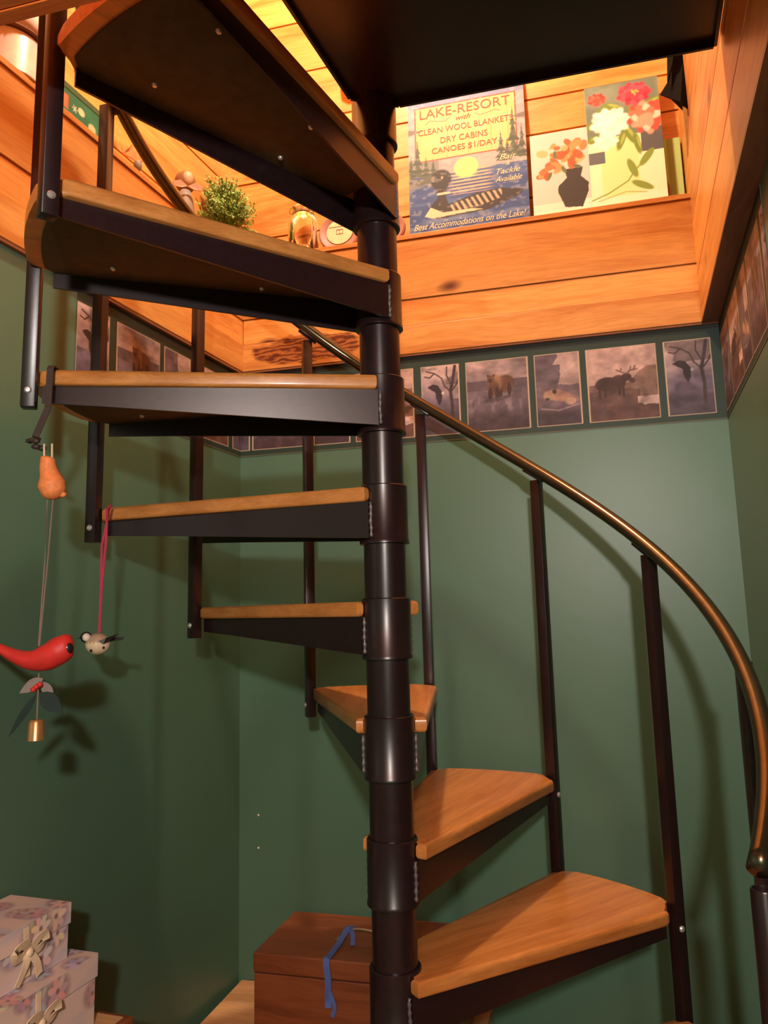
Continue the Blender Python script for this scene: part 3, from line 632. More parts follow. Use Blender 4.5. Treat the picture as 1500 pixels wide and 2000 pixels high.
P = Paint(0.218, 0.432, 0.0018, (104, 124, 112)); n = P.noise(16, 16, 41); P.put(np.clip((n-0.4)*4, 0, 1), (132, 152, 136), 0.7)
P.put((P.Z < 0.25).astype(float), (240, 238, 206)); P.put((P.Z < 0.25)*(P.Z > 0.05)*(np.abs(P.X-0.09) < 0.055)*1.0, (216, 232, 168)); P.rect(0.0, 0.048, 0.165, 0.205, (92, 104, 112)); P.rect(0.155, 0.218, 0.185, 0.26, (86, 92, 98))
P.put((P.Z < 0.17)*np.clip((n-0.55)*5, 0, 1), (222, 234, 180), 0.6); P.rect(0, 0.218, 0, 0.05, (244, 242, 220), 0.8)
for cx, cz, rx, rz, ang in ((0.02, 0.30, 0.03, 0.012, 0.5), (0.045, 0.335, 0.035, 0.014, 0.9), (0.08, 0.352, 0.03, 0.012, -0.4), (0.10, 0.235, 0.035, 0.011, 1.2), (0.125, 0.25, 0.04, 0.012, -1.1), (0.145, 0.215, 0.035, 0.010, -1.4), (0.05, 0.245, 0.03, 0.010, 2.2), (0.018, 0.25, 0.022, 0.012, 0.3), (0.19, 0.345, 0.04, 0.012, 0.4), (0.15, 0.335, 0.03, 0.012, 0.1)):
    P.ell(cx, cz, rx, rz, (112, 142, 66), ang=ang, soft=0.25, rough=0.3, seed=int(cx*900)); P.ell(cx+.004, cz+.004, rx*.6, rz*.4, (152, 178, 96), ang=ang, soft=0.4)
def bloom(cx, cz, r, cols, sz=1.0, nn=26):
    for i in range(nn):
        a = i*2.4; rr = r*math.sqrt(1-i/nn)*0.75; P.ell(cx+rr*math.cos(a), cz+rr*math.sin(a)*sz, r*0.42, r*0.24, random.choice(cols), ang=a, soft=0.3)
random.seed(8)
bloom(0.145, 0.385, 0.046, [(206, 62, 84), (224, 84, 104), (184, 44, 66)], 0.75); bloom(0.148, 0.39, 0.012, [(236, 180, 90)], nn=5)
bloom(0.035, 0.385, 0.026, [(214, 78, 66), (196, 60, 56), (228, 104, 88)], 0.75); bloom(0.070, 0.300, 0.056, [(250, 248, 240), (244, 238, 226), (255, 252, 246)], 0.8)
bloom(0.180, 0.300, 0.056, [(226, 120, 98), (240, 160, 140), (208, 84, 72), (246, 206, 190)], 0.95); bloom(0.05, 0.235, 0.036, [(250, 248, 240), (244, 240, 230)], 0.7, 14)
P.line([(0.0, 0.045), (0.05, 0.062), (0.11, 0.095), (0.13, 0.125), (0.165, 0.16)], 0.004, (120, 150, 72)); P.line([(0.02, 0.04), (0.10, 0.06), (0.16, 0.05)], 0.003, (150, 170, 100))
for cx, cz, ang in ((0.125, 0.135, 1.9), (0.168, 0.165, 0.9), (0.15, 0.075, -0.5)): P.ell(cx, cz, 0.034, 0.011, (122, 152, 72), ang=ang, soft=0.2)
P.mesh('canvas', 'paint', body=0.018, body_mat='canvas', parent=cv)
cv = root('green_painting', onF(FB, 1.262, 0.072, ZLEDGE+0.001, -0.03), 'small pale green canvas at the right end of the ledge behind the peony canvas', 'painting')
P = Paint(0.150, 0.232, 0.0025, (168, 196, 122)); n = P.noise(20, 8, 51); P.put(n, (184, 208, 140), 0.6); P.put(((P.X > 0.112) & (P.X < 0.130)).astype(float), (134, 158, 104), 0.9); P.ell(0.095, 0.06, 0.016, 0.038, (150, 86, 60), soft=0.3)
P.mesh('canvas', 'paint', body=0.018, body_mat='canvas', parent=cv)

# ------------------------------------------------ black pennant by the right panelling
pn = root('black_pennant', onF(FB, 0, -0.20, 0), 'black cloth pennant hanging on the right hand panelling above the ledge', 'pennant')
bm = bmesh.new()
ol = [(1.400, 1.72), (1.372, 1.62), (1.384, 1.53), (1.381, 1.475), (1.371, 1.43), (1.356, 1.385), (1.336, 1.357), (1.362, 1.332), (1.383, 1.311), (1.4025, 1.278), (1.4035, 1.30), (1.4025, 1.45), (1.4015, 1.60)]
poly_slab(bm, [(x, 0.012*math.sin(x*90), z) for x, z in ol], (0, 1, 0), 0.004); bmesh.ops.triangulate(bm, faces=bm.faces); child('cloth', bm, 'black_cloth', pn)
bm = bmesh.new(); poly_slab(bm, [(1.388, -0.004, 1.305), (1.3995, -0.004, 1.29), (1.399, -0.004, 1.255), (1.395, -0.004, 1.20), (1.391, -0.004, 1.155), (1.3885, -0.004, 1.155), (1.3895, -0.004, 1.22)], (0, 1, 0), 0.003); q = child('trim_tail', bm, 'gold', pn); q['label'] = 'dull gold tail below the black cloth'

# ------------------------------------------------ round plates and jar
def round_plate(name, x, r, d, lab, cat):
    pl = root(name, onF(FB, x, d, ZLEDGE+0.001+r, -0.10), lab, cat)
    bm = bmesh.new(); lathe(bm, [(0, 0), (r*0.62, 0), (r*0.68, -0.004), (r*0.93, -0.008), (r, -0.004), (r, 0.006), (0, 0.008)], 40, mtx=Matrix.Rotation(PI/2, 4, 'X') @ Matrix.Rotation(PI, 4, 'X'))
    child('rim', bm, 'mauve_paint', pl, True); return pl
pl = round_plate('round_picture_frame', 0.335, 0.073, 0.045, 'round mauve frame with a pale window picture, just left of the pole on the ledge', 'picture frame')
bm = bmesh.new(); r = 0.046; prism(bm, [(r*math.cos(t), r*math.sin(t)) for t in np.linspace(0, 2*PI, 32)[:-1]], 0, 0.002); bmesh.ops.transform(bm, matrix=Matrix.Translation((0, -0.003, 0)) @ Matrix.Rotation(PI/2, 4, 'X'), verts=bm.verts); child('picture', bm, 'cream_metal', pl)
bm = bmesh.new()
for (x0, x1, z0, z1) in ((-0.012, 0.012, 0.006, 0.008), (-0.012, 0.012, -0.010, -0.008), (-0.012, -0.010, -0.01, 0.008), (0.010, 0.012, -0.01, 0.008), (-0.001, 0.001, -0.01, 0.008), (-0.038, 0.038, 0.018, 0.0195)): box(bm, x0, x1, -0.0062, -0.0052, z0, z1)
child('window_drawing', bm, 'mauve_paint', pl)
pl = round_plate('round_plaque', 0.497, 0.060, 0.045, 'round mauve plaque with white lettering between the pole and the resort sign', 'plaque')
text('B', 0.030, 0.018, 0.016, 0.022, 'plate_white', pl, y=-0.011); text('S', 0.033, -0.018, 0.014, 0.022, 'plate_white', pl, y=-0.011)
jr = root('glass_jar', onF(FB, 0.205, 0.045, ZLEDGE+0.001), 'clear glass canning jar with wire bail on the back ledge', 'jar')
bm = bmesh.new(); lathe(bm, [(0, 0), (0.046, 0), (0.051, 0.006), (0.051, 0.115), (0.046, 0.135), (0.034, 0.150), (0.034, 0.168), (0.031, 0.168), (0.031, 0.150), (0.043, 0.133), (0.0475, 0.113), (0.0475, 0.010), (0, 0.007)], 40); child('jar_body', bm, 'glass', jr, 'all')
bm = bmesh.new(); lathe(bm, [(0, 0.170), (0.036, 0.170), (0.037, 0.176), (0.030, 0.184), (0.015, 0.190), (0, 0.191)], 40); child('jar_lid', bm, 'glass', jr, 'all')
bm = bmesh.new(); loft(bm, [(0.0355*math.cos(t), 0.0355*math.sin(t), 0.160) for t in np.linspace(0, 2*PI, 33)], 0.0013, 6); loft(bm, bez([(-0.036, 0, 0.160), (-0.044, -0.012, 0.168), (-0.020, -0.030, 0.176), (0.020, -0.030, 0.180), (0.046, -0.012, 0.166), (0.036, 0, 0.158)], 8), 0.0013, 6)
child('wire_bail', bm, 'wire', jr, True)

# ------------------------------------------------ potted greenery in the ledge corner
pp = root('potted_plant', onF(FL, 0.045, -0.034, ZLEDGE+0.001), 'small bushy green potted plant in the corner of the ledge', 'plant')
bm = bmesh.new(); lathe(bm, [(0, 0), (0.030, 0), (0.040, 0.070), (0.044, 0.072), (0.044, 0.085), (0.038, 0.085), (0.034, 0.06), (0, 0.06)], 28); child('pot', bm, 'pot_clay', pp, True)
bm = bmesh.new(); random.seed(12)
for i in range(240):
    th = random.uniform(0, 2*PI); el = random.uniform(0.1, 1.45); L = random.uniform(0.075, 0.135)
    d = Vector((math.cos(th)*math.cos(el), math.sin(th)*math.cos(el)*0.85, math.sin(el)*1.75)); s0 = Vector((0, 0, 0.085))
    p3 = s0+d*L*Vector((1, 1, 1)).x; p3.z = min(max(p3.z, 0.08), 0.245); p3.y = max(p3.y, -0.045); p3.x = max(p3.x, -0.125); mid = s0+d*L*0.5+Vector((0, 0, 0.02))
    path = bez([s0, mid, p3], 6); loft(bm, path, 0.0012, 4)
    for j in range(3, len(path)):
        c_ = path[j]
        for _ in range(3):
            v = Vector((random.uniform(-1, 1), random.uniform(-1, 0.6), random.uniform(-0.4, 1))).normalized(); s2 = v.cross(Vector((random.random(), random.random(), random.random()))).normalized()*0.0026
            e = c_+v*0.013; m_ = c_+v*0.0065
            bm.faces.new([bm.verts.new(c_), bm.verts.new(m_+s2), bm.verts.new(e), bm.verts.new(m_-s2)])
child('foliage', bm, 'foliage', pp)

# ------------------------------------------------ left ledge: figurines, tin box, crock
bd = root('bird_figurine', onF(FL, 0.262, -0.052, ZLEDGE+0.001, rz=-0.8), 'small brown figurine with a striped pink bow on the left ledge behind the rail', 'figurine')
bm = bmesh.new(); loft(bm, [(0, 0, 0), (0, 0, 0.02), (0.0, 0, 0.06), (0.0, 0, 0.10), (0, 0, 0.125)], [0.018, 0.028, 0.030, 0.024, 0.017], 20, up=(1, 0, 0)); child('body', bm, 'grey_leaf', bd, 'all')
bm = bmesh.new(); ball(bm, (0, 0.0, 0.155), 0.034, 3, (0.95, 0.8, 1.05)); child('head', bm, 'brown_fuzz', bd, 'all')
bm = bmesh.new(); ball(bm, (-0.004, 0.020, 0.158), 0.022, 2, (0.8, 0.5, 1.15)); child('face', bm, 'taupe_paint', bd, 'all')
for sx in (-1, 1):
    bm = bmesh.new(); pts = [(0, 0.036, 0.122), (sx*0.022, 0.040, 0.136), (sx*0.046, 0.040, 0.128), (sx*0.040, 0.038, 0.114), (sx*0.018, 0.038, 0.114)]; poly_slab(bm, pts, (0, 1, 0), 0.004); child('bow_loop', bm, 'pink_stripe', bd)
an = root('antlered_figurine', onF(FL, 0.545, -0.020, ZLEDGE+0.001, rz=-0.8), 'tiny dark figurine with orange antlers, alone on the left ledge', 'figurine')
bm = bmesh.new(); ball(bm, (0, 0, 0.012), 0.012, 2, (1.3, 0.9, 1)); ball(bm, (0.0, 0.006, 0.032), 0.009, 2, (1, 0.8, 1.5)); child('body', bm, 'grey_leaf', an, 'all')
for sx in (-1, 1):
    bm = bmesh.new(); poly_slab(bm, [(sx*0.002, 0.006, 0.040), (sx*0.012, 0.006, 0.046), (sx*0.030, 0.006, 0.052), (sx*0.034, 0.006, 0.068), (sx*0.026, 0.006, 0.060), (sx*0.023, 0.006, 0.074), (sx*0.017, 0.006, 0.061), (sx*0.012, 0.006, 0.078), (sx*0.007, 0.006, 0.060), (sx*0.002, 0.006, 0.066)], (0, -1, 0), 0.004); bmesh.ops.triangulate(bm, faces=bm.faces); child('antler', bm, 'orange_leaf', an)
for c_ in an.children: c_.scale = (1.3, 1.3, 1.3)
tb = root('tin_box', onF(FL, 0.868, -0.086, ZLEDGE+0.001), 'green tin box with printed pictures on the left ledge', 'box')
TBW, TBH = 0.185, 0.092
flat('tin_green', (0.012, 0.085, 0.045, 1), 0.35)
P = Paint(TBW, TBH, 0.0015, (20, 104, 78)); n = P.noise(30, 30, 61); P.put(np.clip((n-0.5)*4, 0, 1), (34, 134, 104), 0.6); P.rect(0.012, 0.040, 0.030, 0.066, (190, 92, 62), 0.95); P.rect(0.018, 0.034, 0.034, 0.062, (206, 118, 84), 0.8)
for a in range(6): P.line([(0.062-0.009*math.cos(a*PI/3), 0.045-0.009*math.sin(a*PI/3)), (0.062+0.009*math.cos(a*PI/3), 0.045+0.009*math.sin(a*PI/3))], 0.0022, (206, 202, 184))
P.ell(0.048, 0.012, 0.020, 0.014, (204, 70, 46), rough=0.4); P.ell(0.090, 0.014, 0.02, 0.008, (150, 166, 170), rough=0.5); P.ell(0.085, 0.050, 0.012, 0.01, (226, 206, 166), soft=0.4); P.ell(0.125, 0.03, 0.014, 0.012, (204, 190, 150), soft=0.4)
P.mesh('picture_face', 'paint', y=0.0765, flip=True, parent=tb, x0=-0.0).scale = (-1, 1, 1)
bm = bmesh.new(); box(bm, -TBW-0.001, 0.001, 0, 0.0755, 0, 0.078, 0.002); child('tin_body', bm, 'tin_green', tb)
bm = bmesh.new(); box(bm, -TBW-0.003, 0.003, -0.002, 0.0775, 0.0785, 0.096, 0.002); child('lid', bm, 'tin_green', tb)
ck = root('ceramic_crock', onF(FL, 0.972, -0.056, ZLEDGE+0.001), 'pale glazed crock with a dark rim at the far left of the ledge', 'crock')
bm = bmesh.new(); lathe(bm, [(0, 0), (0.076, 0), (0.078, 0.004), (0.074, 0.008), (0.074, 0.098), (0.070, 0.104), (0.060, 0.104), (0.060, 0.02), (0, 0.02)], 48); child('crock_body', bm, 'crock_glaze', ck, 'all')
bm = bmesh.new(); lathe(bm, [(0, 0.105), (0.079, 0.105), (0.081, 0.108), (0.079, 0.111), (0, 0.111)], 48); child('rim_band', bm, 'crock_rim', ck, True)
bm = bmesh.new(); lathe(bm, [(0, 0.1115), (0.077, 0.1115), (0.078, 0.140), (0.070, 0.175), (0.0, 0.18)], 48); child('lid', bm, 'crock_glaze', ck, 'all')
wb = root('barrel_ornament', onF(FB, 0.375, 0.058, 1.76), 'turned brown wooden ornament hung on the upper planks behind the pole', 'ornament')
bm = bmesh.new(); lathe(bm, [(0, 0), (0.018, 0.003), (0.033, 0.020), (0.036, 0.05), (0.036, 0.16), (0.030, 0.175), (0, 0.18)], 28); child('body', bm, 'chest', wb, True)

# ------------------------------------------------ things hung from the stair
hk = tag(empty('strap_hook', (-0.592, -0.150, 0.4318)), 'dark iron strap hook over the tread edge holding the orange bird', 'hook')
bm = bmesh.new(); pth = [(-0.002, 0.042, 0.0015), (-0.002, -0.002, 0.0025), (-0.002, -0.0065, -0.004), (-0.003, -0.0070, -0.072), (-0.003, -0.008, -0.078), (-0.018, -0.009, -0.118), (-0.022, -0.008, -0.128), (-0.026, 0.002, -0.134), (-0.027, 0.012, -0.128)]
def strap(bm, pth, wd, th, side=(1, 0, 0)):
    S_ = Vector(side)*wd/2; pv = [Vector(p) for p in pth]; rings = []
    for i, p in enumerate(pv):
        T = (pv[min(i+1, len(pv)-1)]-pv[max(i-1, 0)]).normalized(); sd = (S_-T*S_.dot(T)).normalized()*wd/2; N_ = T.cross(sd).normalized()*th/2
        rings.append([bm.verts.new(q_) for q_ in (p+sd+N_, p-sd+N_, p-sd-N_, p+sd-N_)])
    for a, b in zip(rings, rings[1:]):
        for j in range(4): bm.faces.new((a[j], a[(j+1) % 4], b[(j+1) % 4], b[j]))
    bm.faces.new(rings[0][::-1]); bm.faces.new(rings[-1])
strap(bm, pth, 0.012, 0.002); bmesh.ops.recalc_face_normals(bm, faces=bm.faces); child('strap', bm, 'dark_iron', hk)
bm = bmesh.new(); random.seed(2)
for i in range(5): ball(bm, (-0.026+random.uniform(-0.012, 0.012), -0.004+random.uniform(-0.008, 0.008), -0.137+random.uniform(-0.012, 0.008)), 0.007, 1, (1.3, 0.8, 0.8))
child('ribbon_knot', bm, 'dark_iron', hk, 'all')
ob = tag(empty('orange_bird', (-0.590, -0.150, 0.225)), 'orange ceramic bird ornament hanging head down from the iron hook', 'ornament')
bm = bmesh.new(); loft(bm, bez([(-0.003, 0, 0.043), (-0.004, 0, 0.036), (-0.003, 0, 0.022), (0.002, 0, 0.004), (0.006, 0, -0.012), (0.012, 0, -0.026), (0.015, 0, -0.033)], 4), None or [(r, r) for r in np.interp(np.linspace(0, 1, 25), [0, 0.08, 0.25, 0.42, 0.62, 0.8, 0.93, 1], [0.006, 0.0125, 0.0135, 0.016, 0.024, 0.020, 0.012, 0.005])], 20, up=(1, 0, 0)); child('body', bm, 'orange_ceramic', ob, 'all')
bm = bmesh.new(); ball(bm, (0.024, 0, -0.026), 0.006, 1, (1.4, 0.8, 1)); child('beak', bm, 'orange_ceramic', ob, 'all')
for sx in (-0.008, 0.006):
    bm = bmesh.new(); loft(bm, [(sx-0.003, 0, 0.040), (sx-0.004, 0, 0.066)], 0.0018, 6); child('leg', bm, 'cream_metal', ob)
cd = tag(empty('cardinal_ornament', (-0.600, -0.150, -0.080)), 'red carved cardinal hanging on a long twine cord at the left', 'ornament')
bm = bmesh.new(); loft(bm, bez([(-0.130, 0, 0.062), (-0.100, 0, 0.040), (-0.068, 0, 0.019), (-0.036, 0, 0.002), (-0.006, 0, -0.006), (0.020, 0, -0.001), (0.040, 0, 0.010), (0.054, 0, 0.018), (0.063, 0, 0.020)], 4), [(a, b) for a, b in zip(np.interp(np.linspace(0, 1, 33), [0, 0.25, 0.45, 0.6, 0.75, 0.88, 0.96, 1], [0.003, 0.0065, 0.0145, 0.022, 0.024, 0.020, 0.0145, 0.004]), np.interp(np.linspace(0, 1, 33), [0, 0.25, 0.45, 0.6, 0.75, 0.88, 0.96, 1], [0.008, 0.010, 0.017, 0.022, 0.022, 0.016, 0.009, 0.003]))], 24); child('body', bm, 'red_paint', cd, 'all')
bm = bmesh.new(); ball(bm, (0.056, -0.004, 0.013), 0.0110, 2, (0.75, 1.0, 1.15)); q = child('face_mask', bm, 'ink', cd, 'all'); q['label'] = 'black face mask'
bm = bmesh.new(); ball(bm, (0.058, -0.0150, 0.015), 0.0016, 1); child('eye', bm, 'white_paint', cd, 'all')
for dx in (-0.002, 0.003):
    bm = bmesh.new(); loft(bm, [(0.004+dx*0.3, 0, 0.018), (0.010+dx, 0, 0.16), (0.012+dx*2, 0, 0.275)], 0.0012, 6); child('cord', bm, 'twine', cd, True)
lf_ = tag(empty('bell_spray', (-0.595, -0.150, -0.120)), 'grey and green felt leaves with a small copper bell below the cardinal', 'bell ornament')
def leaf(base, tip, wd, mat, nm='leaf'):
    b = bmesh.new(); B_, T_ = Vector(base), Vector(tip); d = T_-B_; s_ = Vector((d.z, 0, -d.x)).normalized()*wd; pts = [B_+d*t+s_*math.sin(PI*t**0.8)*(1 if 1 else 0) for t in np.linspace(0, 1, 8)]+[B_+d*t-s_*math.sin(PI*t**0.8) for t in np.linspace(1, 0, 8)][1:-1]
    poly_slab(b, pts, (0, 1, 0), 0.0015); child(nm, b, mat, lf_)
leaf((0.010, -0.004, 0.004), (-0.030, -0.002, -0.020), 0.010, 'grey_leaf'); leaf((-0.002, 0, -0.022), (-0.048, 0.004, -0.092), 0.006, 'holly_leaf'); leaf((0.004, 0, -0.020), (0.042, 0.006, -0.056), 0.015, 'holly_leaf'); leaf((0.006, 0.003, -0.002), (0.026, 0.004, -0.034), 0.009, 'grey_leaf')
bm = bmesh.new()
for p in ((0.000, -0.006, -0.010), (0.006, -0.006, -0.006), (-0.004, -0.008, -0.014)): ball(bm, p, 0.0052, 1)
child('berry_cluster', bm, 'red_paint', lf_, 'all')
bm = bmesh.new(); loft(bm, [(0.001, 0, 0.012), (0.001, 0, -0.066)], 0.0012, 6); child('bell_cord', bm, 'twine', lf_)
bm = bmesh.new(); lathe(bm, [(0, -0.063), (0.010, -0.064), (0.0125, -0.068), (0.0135, -0.095), (0.0142, -0.097), (0.0125, -0.097), (0.0115, -0.070), (0, -0.068)], 24, (0.0005, 0, 0)); child('bell', bm, 'brass_bell', lf_, True)
cb = tag(empty('chickadee_bell', (-0.585, 0.100, -0.070)), 'round jingle bell painted as a chickadee on a magenta ribbon', 'bell ornament')
bm = bmesh.new(); ball(bm, (0, 0, 0), 0.0235, 3, (1.05, 1, 0.92)); 
for f in bm.faces: f.material_index = 1 if f.calc_center_median().z > 0.002 else 0
bo = mesh_obj('bell_ball', bm, ['cream_metal', 'taupe_paint'], parent=cb, smooth='all')
bm = bmesh.new(); ball(bm, (-0.022, -0.006, 0.014), 0.0115, 2); child('head', bm, 'ink', cb, 'all'); bm = bmesh.new(); ball(bm, (-0.019, -0.012, 0.014), 0.0085, 2); child('cheek', bm, 'white_paint', cb, 'all')
bm = bmesh.new(); loft(bm, [(-0.031, -0.008, 0.014), (-0.040, -0.010, 0.012)], [0.002, 0.0004], 6); child('beak', bm, 'ink', cb)
bm = bmesh.new(); poly_slab(bm, [(0.008, -0.022, 0.006), (0.022, -0.018, 0.012), (0.044, -0.006, 0.020), (0.030, -0.010, 0.008), (0.018, -0.020, 0.000)], (0, 1, 0), 0.002); poly_slab(bm, [(0.016, 0.006, 0.012), (0.050, 0.012, 0.012), (0.044, 0.012, 0.006), (0.018, 0.008, 0.004)], (0, 1, 0), 0.002); child('wing', bm, 'ink', cb)
bm = bmesh.new(); ball(bm, (-0.006, -0.0205, -0.012), 0.0032, 1); child('bell_slot', bm, 'ink', cb, 'all'); bm = bmesh.new(); ball(bm, (0.017, -0.0155, -0.007), 0.003, 1); child('bell_slot', bm, 'ink', cb, 'all')
bm = bmesh.new(); strap(bm, [(0.010, 0.020, 0.286), (0.008, 0.006, 0.274), (0.012, -0.004, 0.248), (0.010, 0, 0.20), (0.004, 0, 0.12), (0.002, 0, 0.022)], 0.005, 0.0012); strap(bm, [(0.010, 0.020, 0.286), (-0.002, 0.010, 0.20), (0.002, 0.002, 0.12), (0.002, 0.001, 0.022)], 0.004, 0.0012); child('ribbon', bm, 'magenta_ribbon', cb)

# ------------------------------------------------ lower furniture
bn = tag(empty('wooden_bench', tuple(FB @ Vector((0.0, 0, ZF)))), 'light tan wooden bench along the foot of the back wall under the red brown chest', 'bench')
bn.rotation_euler = (0, 0, AB)
BZ = 1.0655
bm = bmesh.new(); zt_ = -BZ-ZF
for i in range(3): box(bm, 0.012, 0.74, -0.40+i*0.132, -0.40+i*0.132+0.130, zt_-0.028, zt_, 0.003)
child('seat_board', bm, 'lightwood', bn)
for x, y in ((0.05, -0.36), (0.69, -0.36), (0.05, -0.05), (0.69, -0.05)):
    bm = bmesh.new(); box(bm, x-0.025, x+0.025, y-0.025, y+0.025, 0, zt_-0.0285, 0.003); child('leg', bm, 'lightwood', bn)
tk = root('wooden_chest', onF(FB, 0.183, -0.300, -BZ+0.001), 'large reddish brown lidded wooden chest with a blue ribbon on its handle, behind the pole', 'chest')
TW, TD, TZ = 0.52, 0.282, 0.200
bm = bmesh.new(); box(bm, 0, TW, 0, TD, 0, 0.152, 0.003); child('chest_body', bm, 'chest', tk)
bm = bmesh.new(); box(bm, -0.002, TW+0.002, -0.002, TD+0.001, 0.1545, TZ, 0.004); child('chest_lid', bm, 'chest', tk)
bm = bmesh.new(); box(bm, 0, TW, 0.004, TD-0.004, 0.150, 0.157); child('seam', bm, 'ink', tk)
hc = (0.245, 0.125)
bm = bmesh.new(); loft(bm, bez([(hc[0]-0.055, hc[1], TZ+0.004), (hc[0]-0.045, hc[1], TZ+0.020), (hc[0], hc[1], TZ+0.026), (hc[0]+0.045, hc[1], TZ+0.020), (hc[0]+0.055, hc[1], TZ+0.004)], 6), 0.0035, 10); hd = child('handle', bm, 'antique_brass', tk, True)
for sx in (-1, 1):
    bm = bmesh.new(); box(bm, hc[0]+sx*0.055-0.013, hc[0]+sx*0.055+0.013, hc[1]-0.012, hc[1]+0.012, TZ, TZ+0.003, 0.001); child('handle_plate', bm, 'antique_brass', hd)
rbn = root('blue_ribbon', onF(FB, 0.183, -0.300, -BZ+0.001), 'crumpled blue ribbon tied on the chest handle and hanging down its front', 'ribbon')
bm = bmesh.new(); hx = hc[0]-0.032
strap(bm, bez([(hx+0.012, hc[1]+0.004, TZ+0.022), (hx, hc[1]-0.004, TZ+0.028), (hx-0.010, hc[1]-0.05, TZ+0.010), (hx-0.014, 0.008, TZ+0.004), (hx-0.018, -0.006, TZ-0.004), (hx-0.012, -0.010, TZ-0.045), (hx-0.014, -0.007, TZ-0.085), (hx-0.012, -0.012, TZ-0.105)], 5), 0.016, 0.0016)
strap(bm, bez([(hx, hc[1], TZ+0.028), (hx+0.016, hc[1]-0.02, TZ+0.020), (hx+0.026, hc[1]-0.05, TZ+0.006)], 5), 0.012, 0.0014)
strap(bm, bez([(hx-0.010, -0.008, TZ-0.07), (hx+0.004, -0.011, TZ-0.10), (hx-0.002, -0.010, TZ-0.125)], 5), 0.010, 0.0014)
ball(bm, (hx, hc[1]-0.002, TZ+0.028), 0.009, 1, (1.1, 1, 0.8)); child('streamer', bm, 'blue_ribbon', rbn, True)
# small chest that carries the gift boxes
BA = math.radians(-18.4)
sc_ = empty('small_chest', (-0.497, 0.107, ZF), BA); tag(sc_, 'small dark edged wooden chest at the left under the floral boxes', 'chest')
ch = -0.762-ZF
bm = bmesh.new(); box(bm, -0.222, -0.010, -0.38, -0.005, 0.0, ch-0.024, 0.004); child('chest_body', bm, 'chest', sc_)
bm = bmesh.new(); box(bm, -0.230, 0.0, -0.40, 0.0, ch-0.022, ch, 0.004); child('chest_top', bm, 'chest', sc_)
bm = bmesh.new(); box(bm, -0.218, -0.014, -0.386, -0.014, ch+0.0002, ch+0.0022, 0.0005); q = child('top_panel', bm, 'lightwood', sc_); q['label'] = 'lighter tan inset panel'
def floral(w_, h_, seed, hyd=True):
    P = Paint(w_, h_, 0.0016, (222, 200, 190)); n = P.noise(25, 25, seed); n2_ = P.noise(9, 30, seed+3); P.put(np.clip((n2_-0.4)*3, 0, 1), (176, 180, 200), 0.6); P.put(np.clip((n-0.55)*5, 0, 1), (214, 196, 180), 0.6)
    random.seed(seed)
    for i in range(max(3, int(w_*h_*330))):
        cx, cz = random.uniform(0, w_), random.uniform(0, h_); sz = random.uniform(0.011, 0.017); tone = random.choice([(222, 182, 176), (206, 166, 166), (230, 204, 192), (190, 186, 206)])
        P.ell(cx, cz, sz*1.9, sz*1.7, (132, 106, 116), soft=0.5, a=0.6)
        for j in range(7):
            a = j*2*PI/7+i; P.ell(cx+sz*math.cos(a), cz+sz*math.sin(a), sz*0.72, sz*0.42, tuple(c_*random.uniform(0.9, 1.08) for c_ in tone), ang=a, soft=0.25)
        P.ell(cx, cz, sz*0.28, sz*0.28, (150, 118, 112), soft=0.4)
    P.c = np.clip(P.c, 0, 1)
    return P
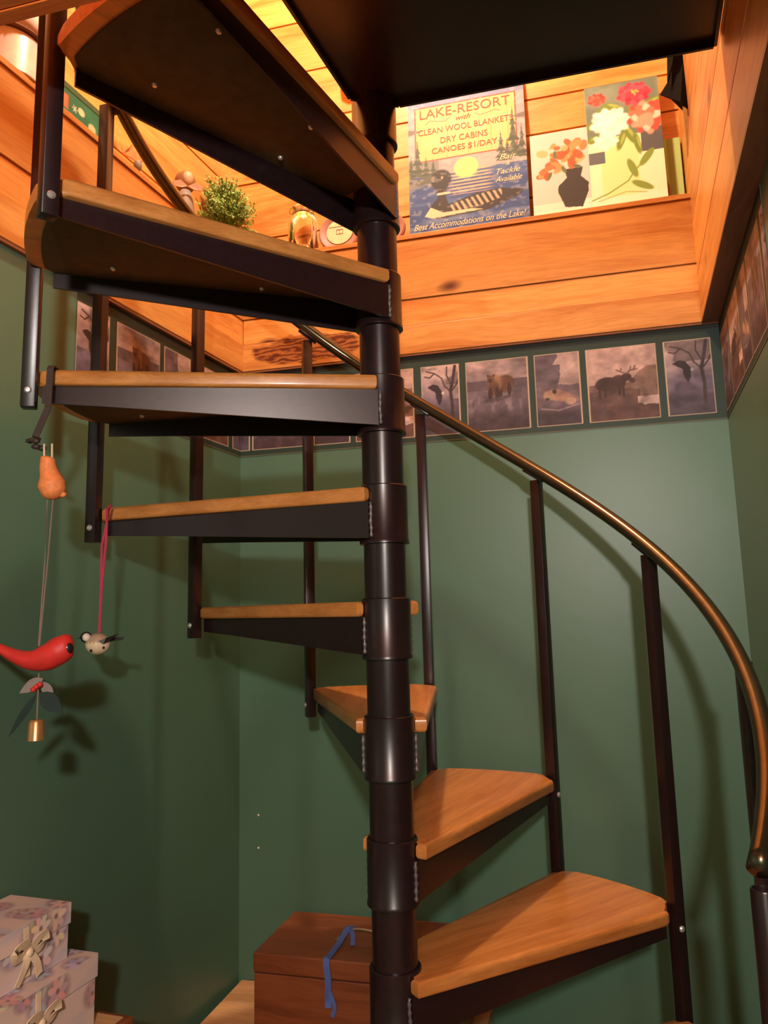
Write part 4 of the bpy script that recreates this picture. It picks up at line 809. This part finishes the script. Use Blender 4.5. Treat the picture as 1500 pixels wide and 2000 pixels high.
def gift_box(loc, rz, w_, d_, h_, lid, seed, lab, bow):
    g = empty('floral_box', loc, rz); tag(g, lab, 'gift box', None)
    # local: origin at the right back corner of the lid; x runs left (-w_), y runs to the camera (-d_)
    def shell(name, x0, x1, y0, y1, z0, z1, s_):
        o = bmesh.new(); box(o, x0+0.0006, x1-0.0006, y0+0.0006, y1-0.0006, z0, z1-0.0006, 0.0008); par = mesh_obj(name, o, 'canvas', parent=g)
        f = floral(x1-x0, z1-z0, s_).mesh('print_front', 'paint', parent=par); f.location = (x0, y0, z0)
        f = floral(y1-y0, z1-z0, s_+1).mesh('print_side', 'paint', parent=par); f.location = (x1, y0, z0); f.rotation_euler = (0, 0, PI/2)
        f = floral(y1-y0, z1-z0, s_+3).mesh('print_side', 'paint', parent=par); f.location = (x0, y1, z0); f.rotation_euler = (0, 0, -PI/2)
        f = floral(x1-x0, y1-y0, s_+2).mesh('print_top', 'paint', parent=par); f.location = (x0, y0, z1); f.rotation_euler = (-PI/2, 0, 0)
        return par
    shell('box_body', -w_+0.003, -0.003, -d_+0.003, -0.003, 0, h_-lid+0.002, seed); shell('lid', -w_, 0, -d_, 0, h_-lid, h_, seed+10)
    yb, zb_ = bow; b = bmesh.new(); X0 = 0.0012
    strap(b, [(X0, yb-0.003, h_-0.004), (X0+0.001, yb, h_*0.45), (X0+0.002, yb+0.002, 0.012)], 0.012, 0.0012, side=(0, 1, 0))
    for s_, L in ((1, 0.030), (-1, 0.036)):
        strap(b, bez([(X0+0.004, yb, zb_), (X0+0.014, yb+s_*L*0.5, zb_+0.020), (X0+0.012, yb+s_*L, zb_+0.016), (X0+0.006, yb+s_*L*0.8, zb_-0.002), (X0+0.004, yb, zb_)], 6), 0.017, 0.0012, side=(0.4, 0, 1))
        strap(b, bez([(X0+0.004, yb, zb_), (X0+0.010, yb+s_*0.014, zb_-0.020), (X0+0.006, yb+s_*0.026, zb_-0.046)], 6), 0.014, 0.0012, side=(0, 1, 0.2))
    ball(b, (X0+0.007, yb, zb_), 0.008, 2, (0.7, 1, 1)); mesh_obj('bow', b, 'cream_ribbon', parent=g, smooth=True)
    return g
gift_box((-0.556, 0.072, -0.759), math.radians(-19), 0.180, 0.30, 0.122, 0.040, 70, 'larger floral printed box with a cream bow, lower of the two stacked boxes', (-0.150, 0.070))
gift_box((-0.602, 0.052, -0.636), math.radians(-19), 0.143, 0.22, 0.096, 0.036, 90, 'smaller floral printed box with a cream bow, on top of the stacked boxes', (-0.110, 0.052))
# nail heads left in the back wall
for i, (x, z) in enumerate(((0.062, -0.613), (0.062, -0.705))):
    bm = bmesh.new(); lathe(bm, [(0, 0), (0.0032, 0), (0.0024, 0.002), (0, 0.0026)], 12, mtx=Matrix.Rotation(PI/2, 4, 'X')); o = mesh_obj('wall_plug', bm, 'white_paint', mw=onF(FB, x, 0, z)); tag(o, ['small white plug in the green back wall left of the pole, upper of two', 'small white plug in the green back wall left of the pole, lower of two'][i], 'wall plug')
